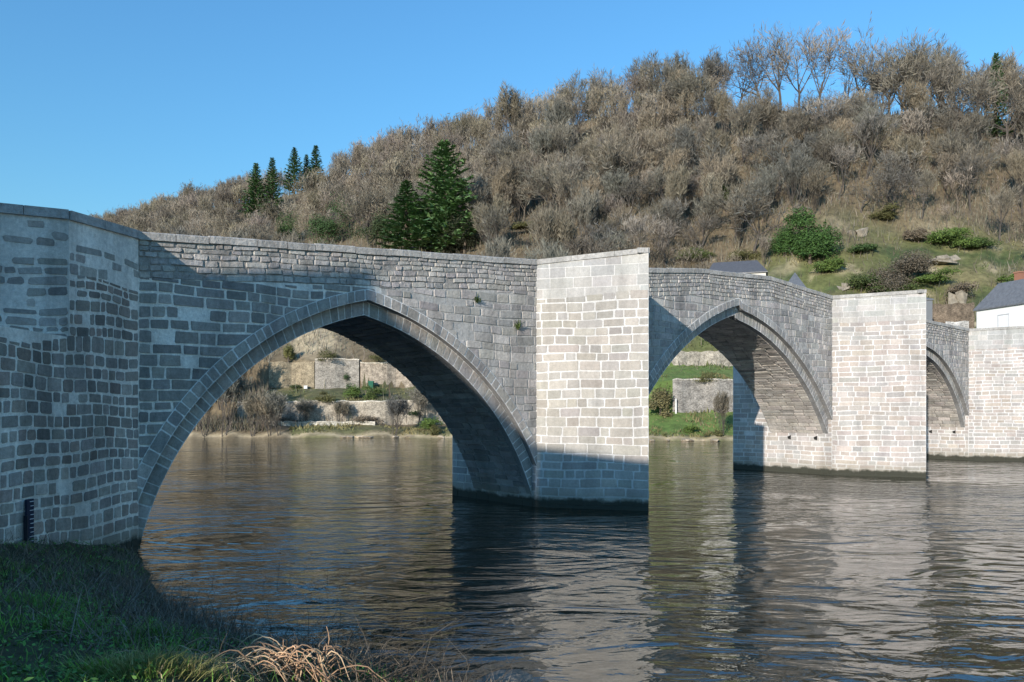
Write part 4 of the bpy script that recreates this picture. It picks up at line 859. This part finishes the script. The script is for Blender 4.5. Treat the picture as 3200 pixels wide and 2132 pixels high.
tangle('bramble_tangle',980,2080,110,.5,(.4,1.1),.005,(.085,.07,.05),'dusky stems standing behind the sunlit cane heap',7,.06,1.3)
tangle('bramble_tangle',500,1880,90,.45,(.3,.9),.004,(.07,.055,.042),'dark dead brush at the foot of the abutment corner',8,.12)
def heap(px,py,n,sx,sy,span,hgt,r,cols,lab,seed):
    p=near_at(px,py); rg=random.Random(seed); m=MB(); gz=lambda x,y: float(near_z(np.array([p[0]+x]),np.array([p[1]+y]))[0]-p[2])
    for i in range(n):
        x0,y0=rg.gauss(0,sx),rg.gauss(0,sy); th=rg.gauss(0,.75)+(PI if rg.random()<.5 else 0); L=rg.uniform(*span); x1,y1=x0+math.cos(th)*L,y0+math.sin(th)*L*.6; h=rg.uniform(*hgt); sk=rg.uniform(-.25,.25)
        up=rg.random()<.22; pts=[];N_=9
        for k in range(N_+1):
            t=k/N_; tt_=t+sk*t*(1-t); z=h*4*t*(1-t) if not up else h*1.25*t
            pts.append((x0+(x1-x0)*tt_*(.45 if up else 1)+rg.gauss(0,.012),y0+(y1-y0)*tt_*(.45 if up else 1)+rg.gauss(0,.012),gz(x0,y0)*(1-t)+gz(x1,y1)*t*(0 if up else 1)-.03+z))
        c=rg.choice(cols); b=rg.uniform(.7,1.2); m.tube(pts,[r*rg.uniform(.7,1.2)*(1-.55*k/N_) for k in range(N_+1)],5,tuple(v*b for v in c))
    o=m.build('cane_heap',M_BARK,None,True); o.location=tuple(p); tag(o,lab,'branches')
TAN_=((.50,.31,.18),(.40,.25,.15),(.54,.38,.23),(.34,.22,.14))
heap(915,2105,74,.26,.16,(.35,.95),(.12,.42),.0105,TAN_,'sunlit heap of arching pale tan canes at the bottom of the photo',5)
heap(690,2100,64,.26,.15,(.3,.8),(.06,.24),.006,((.46,.34,.20),(.38,.28,.17),(.50,.38,.23)),'sunlit tangle of thin straw coloured twigs left of the cane heap',6)
# sunlit tuft and sprouting leaves at the bottom edge
def tuft(px,py,n,sp,Lr,w,c0,c1,lab,seed,name='grass_tuft'):
    p=near_at(px,py); g=np.random.default_rng(seed); q=np.stack([p[0]+g.normal(0,sp,n),p[1]+g.normal(0,sp*.5,n),np.zeros(n)],-1); q[:,2]=near_z(q[:,0],q[:,1])-.01; k=g.random(n)[:,None]
    o=blades(name,q-p,g.uniform(*Lr,n),np.full(n,w)*g.uniform(.6,1.2,n),np.array(c0)*(1-k)+np.array(c1)*k,None,None,.5,seed); o.location=tuple(p); tag(o,lab,'grass')
tuft(440,2105,1100,.28,(.1,.38),.005,(.16,.20,.05),(.36,.33,.13),'sunlit yellow green grass tuft at the bottom edge',1)
tuft(590,2105,700,.2,(.08,.3),.004,(.2,.2,.07),(.4,.34,.17),'sunlit straw grass tuft left of the twig tangle',2)
tuft(300,2112,60,.09,(.12,.26),.014,(.12,.26,.03),(.25,.40,.05),'bright green broad sprouting leaves at the bottom edge',3,'leaf_sprout')
tuft(480,2010,700,.16,(.1,.34),.004,(.06,.13,.02),(.13,.24,.04),'brighter green grass tuft in the shade of the bank',4)
# plants rooted in the bridge wall
def wall_plant(s,z,n,L,lab,seed):
    p=np.array(BP(s,z,.05)); g=np.random.default_rng(seed); q=g.normal(0,.05,(n,3)); k=g.random(n)[:,None]
    o=blades('wall_plant',q,g.uniform(L*.4,L,n),np.full(n,.02),np.array((.04,.07,.015))*(1-k)+np.array((.13,.17,.05))*k,None,None,.8,seed); o.location=tuple(p); tag(o,lab,'plant')
wall_plant(-1.0,6.95,60,.5,'green plant rooted in the bridge wall left of the tall pier',1)
wall_plant(-2.95,7.75,40,.32,'small dark plant rooted in the wall right of the first arch top',2)
# low leafy weeds through the bank grass
x,y,d,g=scatter(30000,-12,1.5,3.2,20,15); gn=fbm(x/.7,y/.7,111); k=(gn>.47)&(d>.5); x,y,d=x[k],y[k],d[k]; n=len(x); z=near_z(x,y)+g.uniform(.02,.16,n)
ax=g.normal(size=(n,3)); ax[:,2]*=.4; ax/=np.linalg.norm(ax,axis=1)[:,None]; bx=np.cross(ax,g.normal(size=(n,3))*.4+np.array([0,0,1])); bx/=np.linalg.norm(bx,axis=1)[:,None]; sz_=g.uniform(.018,.045,n)[:,None]; pc=np.stack([x,y,z],-1)
V=np.stack([pc-ax*sz_,pc+bx*sz_*.5,pc+ax*sz_,pc-bx*sz_*.5],1).reshape(-1,3); c=np.array((.09,.19,.04))*g.uniform(.5,1.7,n)[:,None]
tag(link('bank_weeds',mesh_np('bank_weeds',V,[np.arange(4*n).reshape(n,4)],np.repeat(c,4,0)),M_LEAF),'low dark leafy weeds among the bank grass','weeds',kind='stuff')
# rocks and more scrub on the right hand slope
def outcrop(px,py,w,h,lab,seed):
    p,D=ground_at(px,py); W=w/F*D/2; H_=h/F*D; r=random.Random(seed); bm=bmesh.new()
    for c in range(5):
        cx_,cy_=r.uniform(-.7,.7)*W,r.uniform(-.3,.3)*W; hh=H_*r.uniform(.5,1)
        vs=[bm.verts.new((cx_+r.uniform(-.5,.5)*W,cy_+r.uniform(-.3,.3)*W,r.uniform(-.5,1)*hh)) for _ in range(9)]; bmesh.ops.convex_hull(bm,input=vs)
    me=bpy.data.meshes.new('rock_outcrop'); bm.to_mesh(me); bm.free(); at=me.color_attributes.new('Col','FLOAT_COLOR','POINT'); at.data.foreach_set('color',np.tile(np.array([.27,.235,.185,1],np.float32),len(me.vertices)))
    o=link('rock_outcrop',me,M_ROCK); o.location=tuple(p); tag(o,lab,'rock')
for i,(px,py,w,h,lab) in enumerate(((2680,735,80,26,'pale rock outcrop right of the large round bush'),(2950,820,150,26,'long pale grey rock bank on the right slope'),(2640,905,60,26,'pale rocks just above the parapet behind the second pier'),(2985,955,90,50,'brown rock face left of the slate roofed white house'),(2440,770,50,18,'small rocks at the left foot of the large round bush'))): outcrop(px,py,w,h,lab,i+3)
for i,(px,pt,pb,w,cc,lab,nm) in enumerate(((2450,690,800,90,DG,'dark bush merging with the left side of the large round bush','evergreen_bush'),(2905,840,890,140,MG,'flat green bramble patch below the long rock bank','bramble_patch'),(2760,880,925,120,((.04,.06,.02),(.11,.15,.045)),'green scrub just above the second pier top','bramble_patch'),(3060,730,775,120,((.03,.055,.018),(.10,.15,.04)),'dark green bramble patch near the right edge of the slope','bramble_patch'),
    (2330,765,815,110,OG,'yellowish scrub above the bridge left of the round bush','bramble_patch'),(2180,770,820,120,((.05,.07,.025),(.14,.17,.05)),'green scrub on the slope just above the coping right of the tall pier','bramble_patch'),(2870,700,760,60,BR,'small grey brown bare bush by the terrace','evergreen_bush'),(3010,880,930,110,BR,'brown scrub beside the brown rock face','evergreen_bush'),(2760,640,690,90,OG,'olive bush beside the dark tree on the terrace','evergreen_bush'))):
    bush(px,pt,pb,w,60+i,*cc,lab,1500,.3,'scrub_bush' if cc is BR else nm)

def pale_rock(px,py,w,h,lab,seed):
    a=(px-CX)/F; D=CH*F/(py-HY); r=random.Random(seed); bm=bmesh.new()
    for i in range(40):
        th=i*2.399; z=1-2*(i+.5)/40; q=math.sqrt(1-z*z); f=r.uniform(.85,1.1); bm.verts.new((q*math.cos(th)*w*f,q*math.sin(th)*w*.7*f,z*h*f))
    bmesh.ops.convex_hull(bm,input=bm.verts); me=bpy.data.meshes.new('river_rock'); bm.to_mesh(me); bm.free(); at=me.color_attributes.new('Col','FLOAT_COLOR','POINT'); at.data.foreach_set('color',np.tile(np.array([.17,.15,.12,1],np.float32),len(me.vertices)))
    o=link('river_rock',me,M_ROCK); o.location=(a*D,D,-h*.35); tag(o,lab,'rock')
pale_rock(1590,2118,.42,.16,'pale rounded rock in the shallow water at the bottom centre',3)
pale_rock(2060,2098,.13,.07,'small dark edged rock breaking the water right of the pale rounded one',4)

for i,(px,pt,pb,w,cc,lab,nm) in enumerate(((1010,1225,1262,70,OG,'olive scrub hanging over the pale top of the long retaining wall','garden_bush'),(1150,1285,1326,90,BR,'grey brown scrub on the face of the long retaining wall','scrub_bush'),(905,1290,1328,80,BR,'brown scrub at the left part of the long retaining wall','scrub_bush'),(1035,1080,1128,70,OG,'yellowish scrub on top of the grey garden wall block','garden_bush'),(1180,1095,1135,90,OG,'dry scrub on top of the brown upper garden wall','garden_bush'),(2200,1165,1195,120,OG,'dry scrub along the top of the grey retaining wall in the second arch','garden_bush'))):
    bush(px,pt,pb,w,90+i,*cc,lab,700,.2,nm)
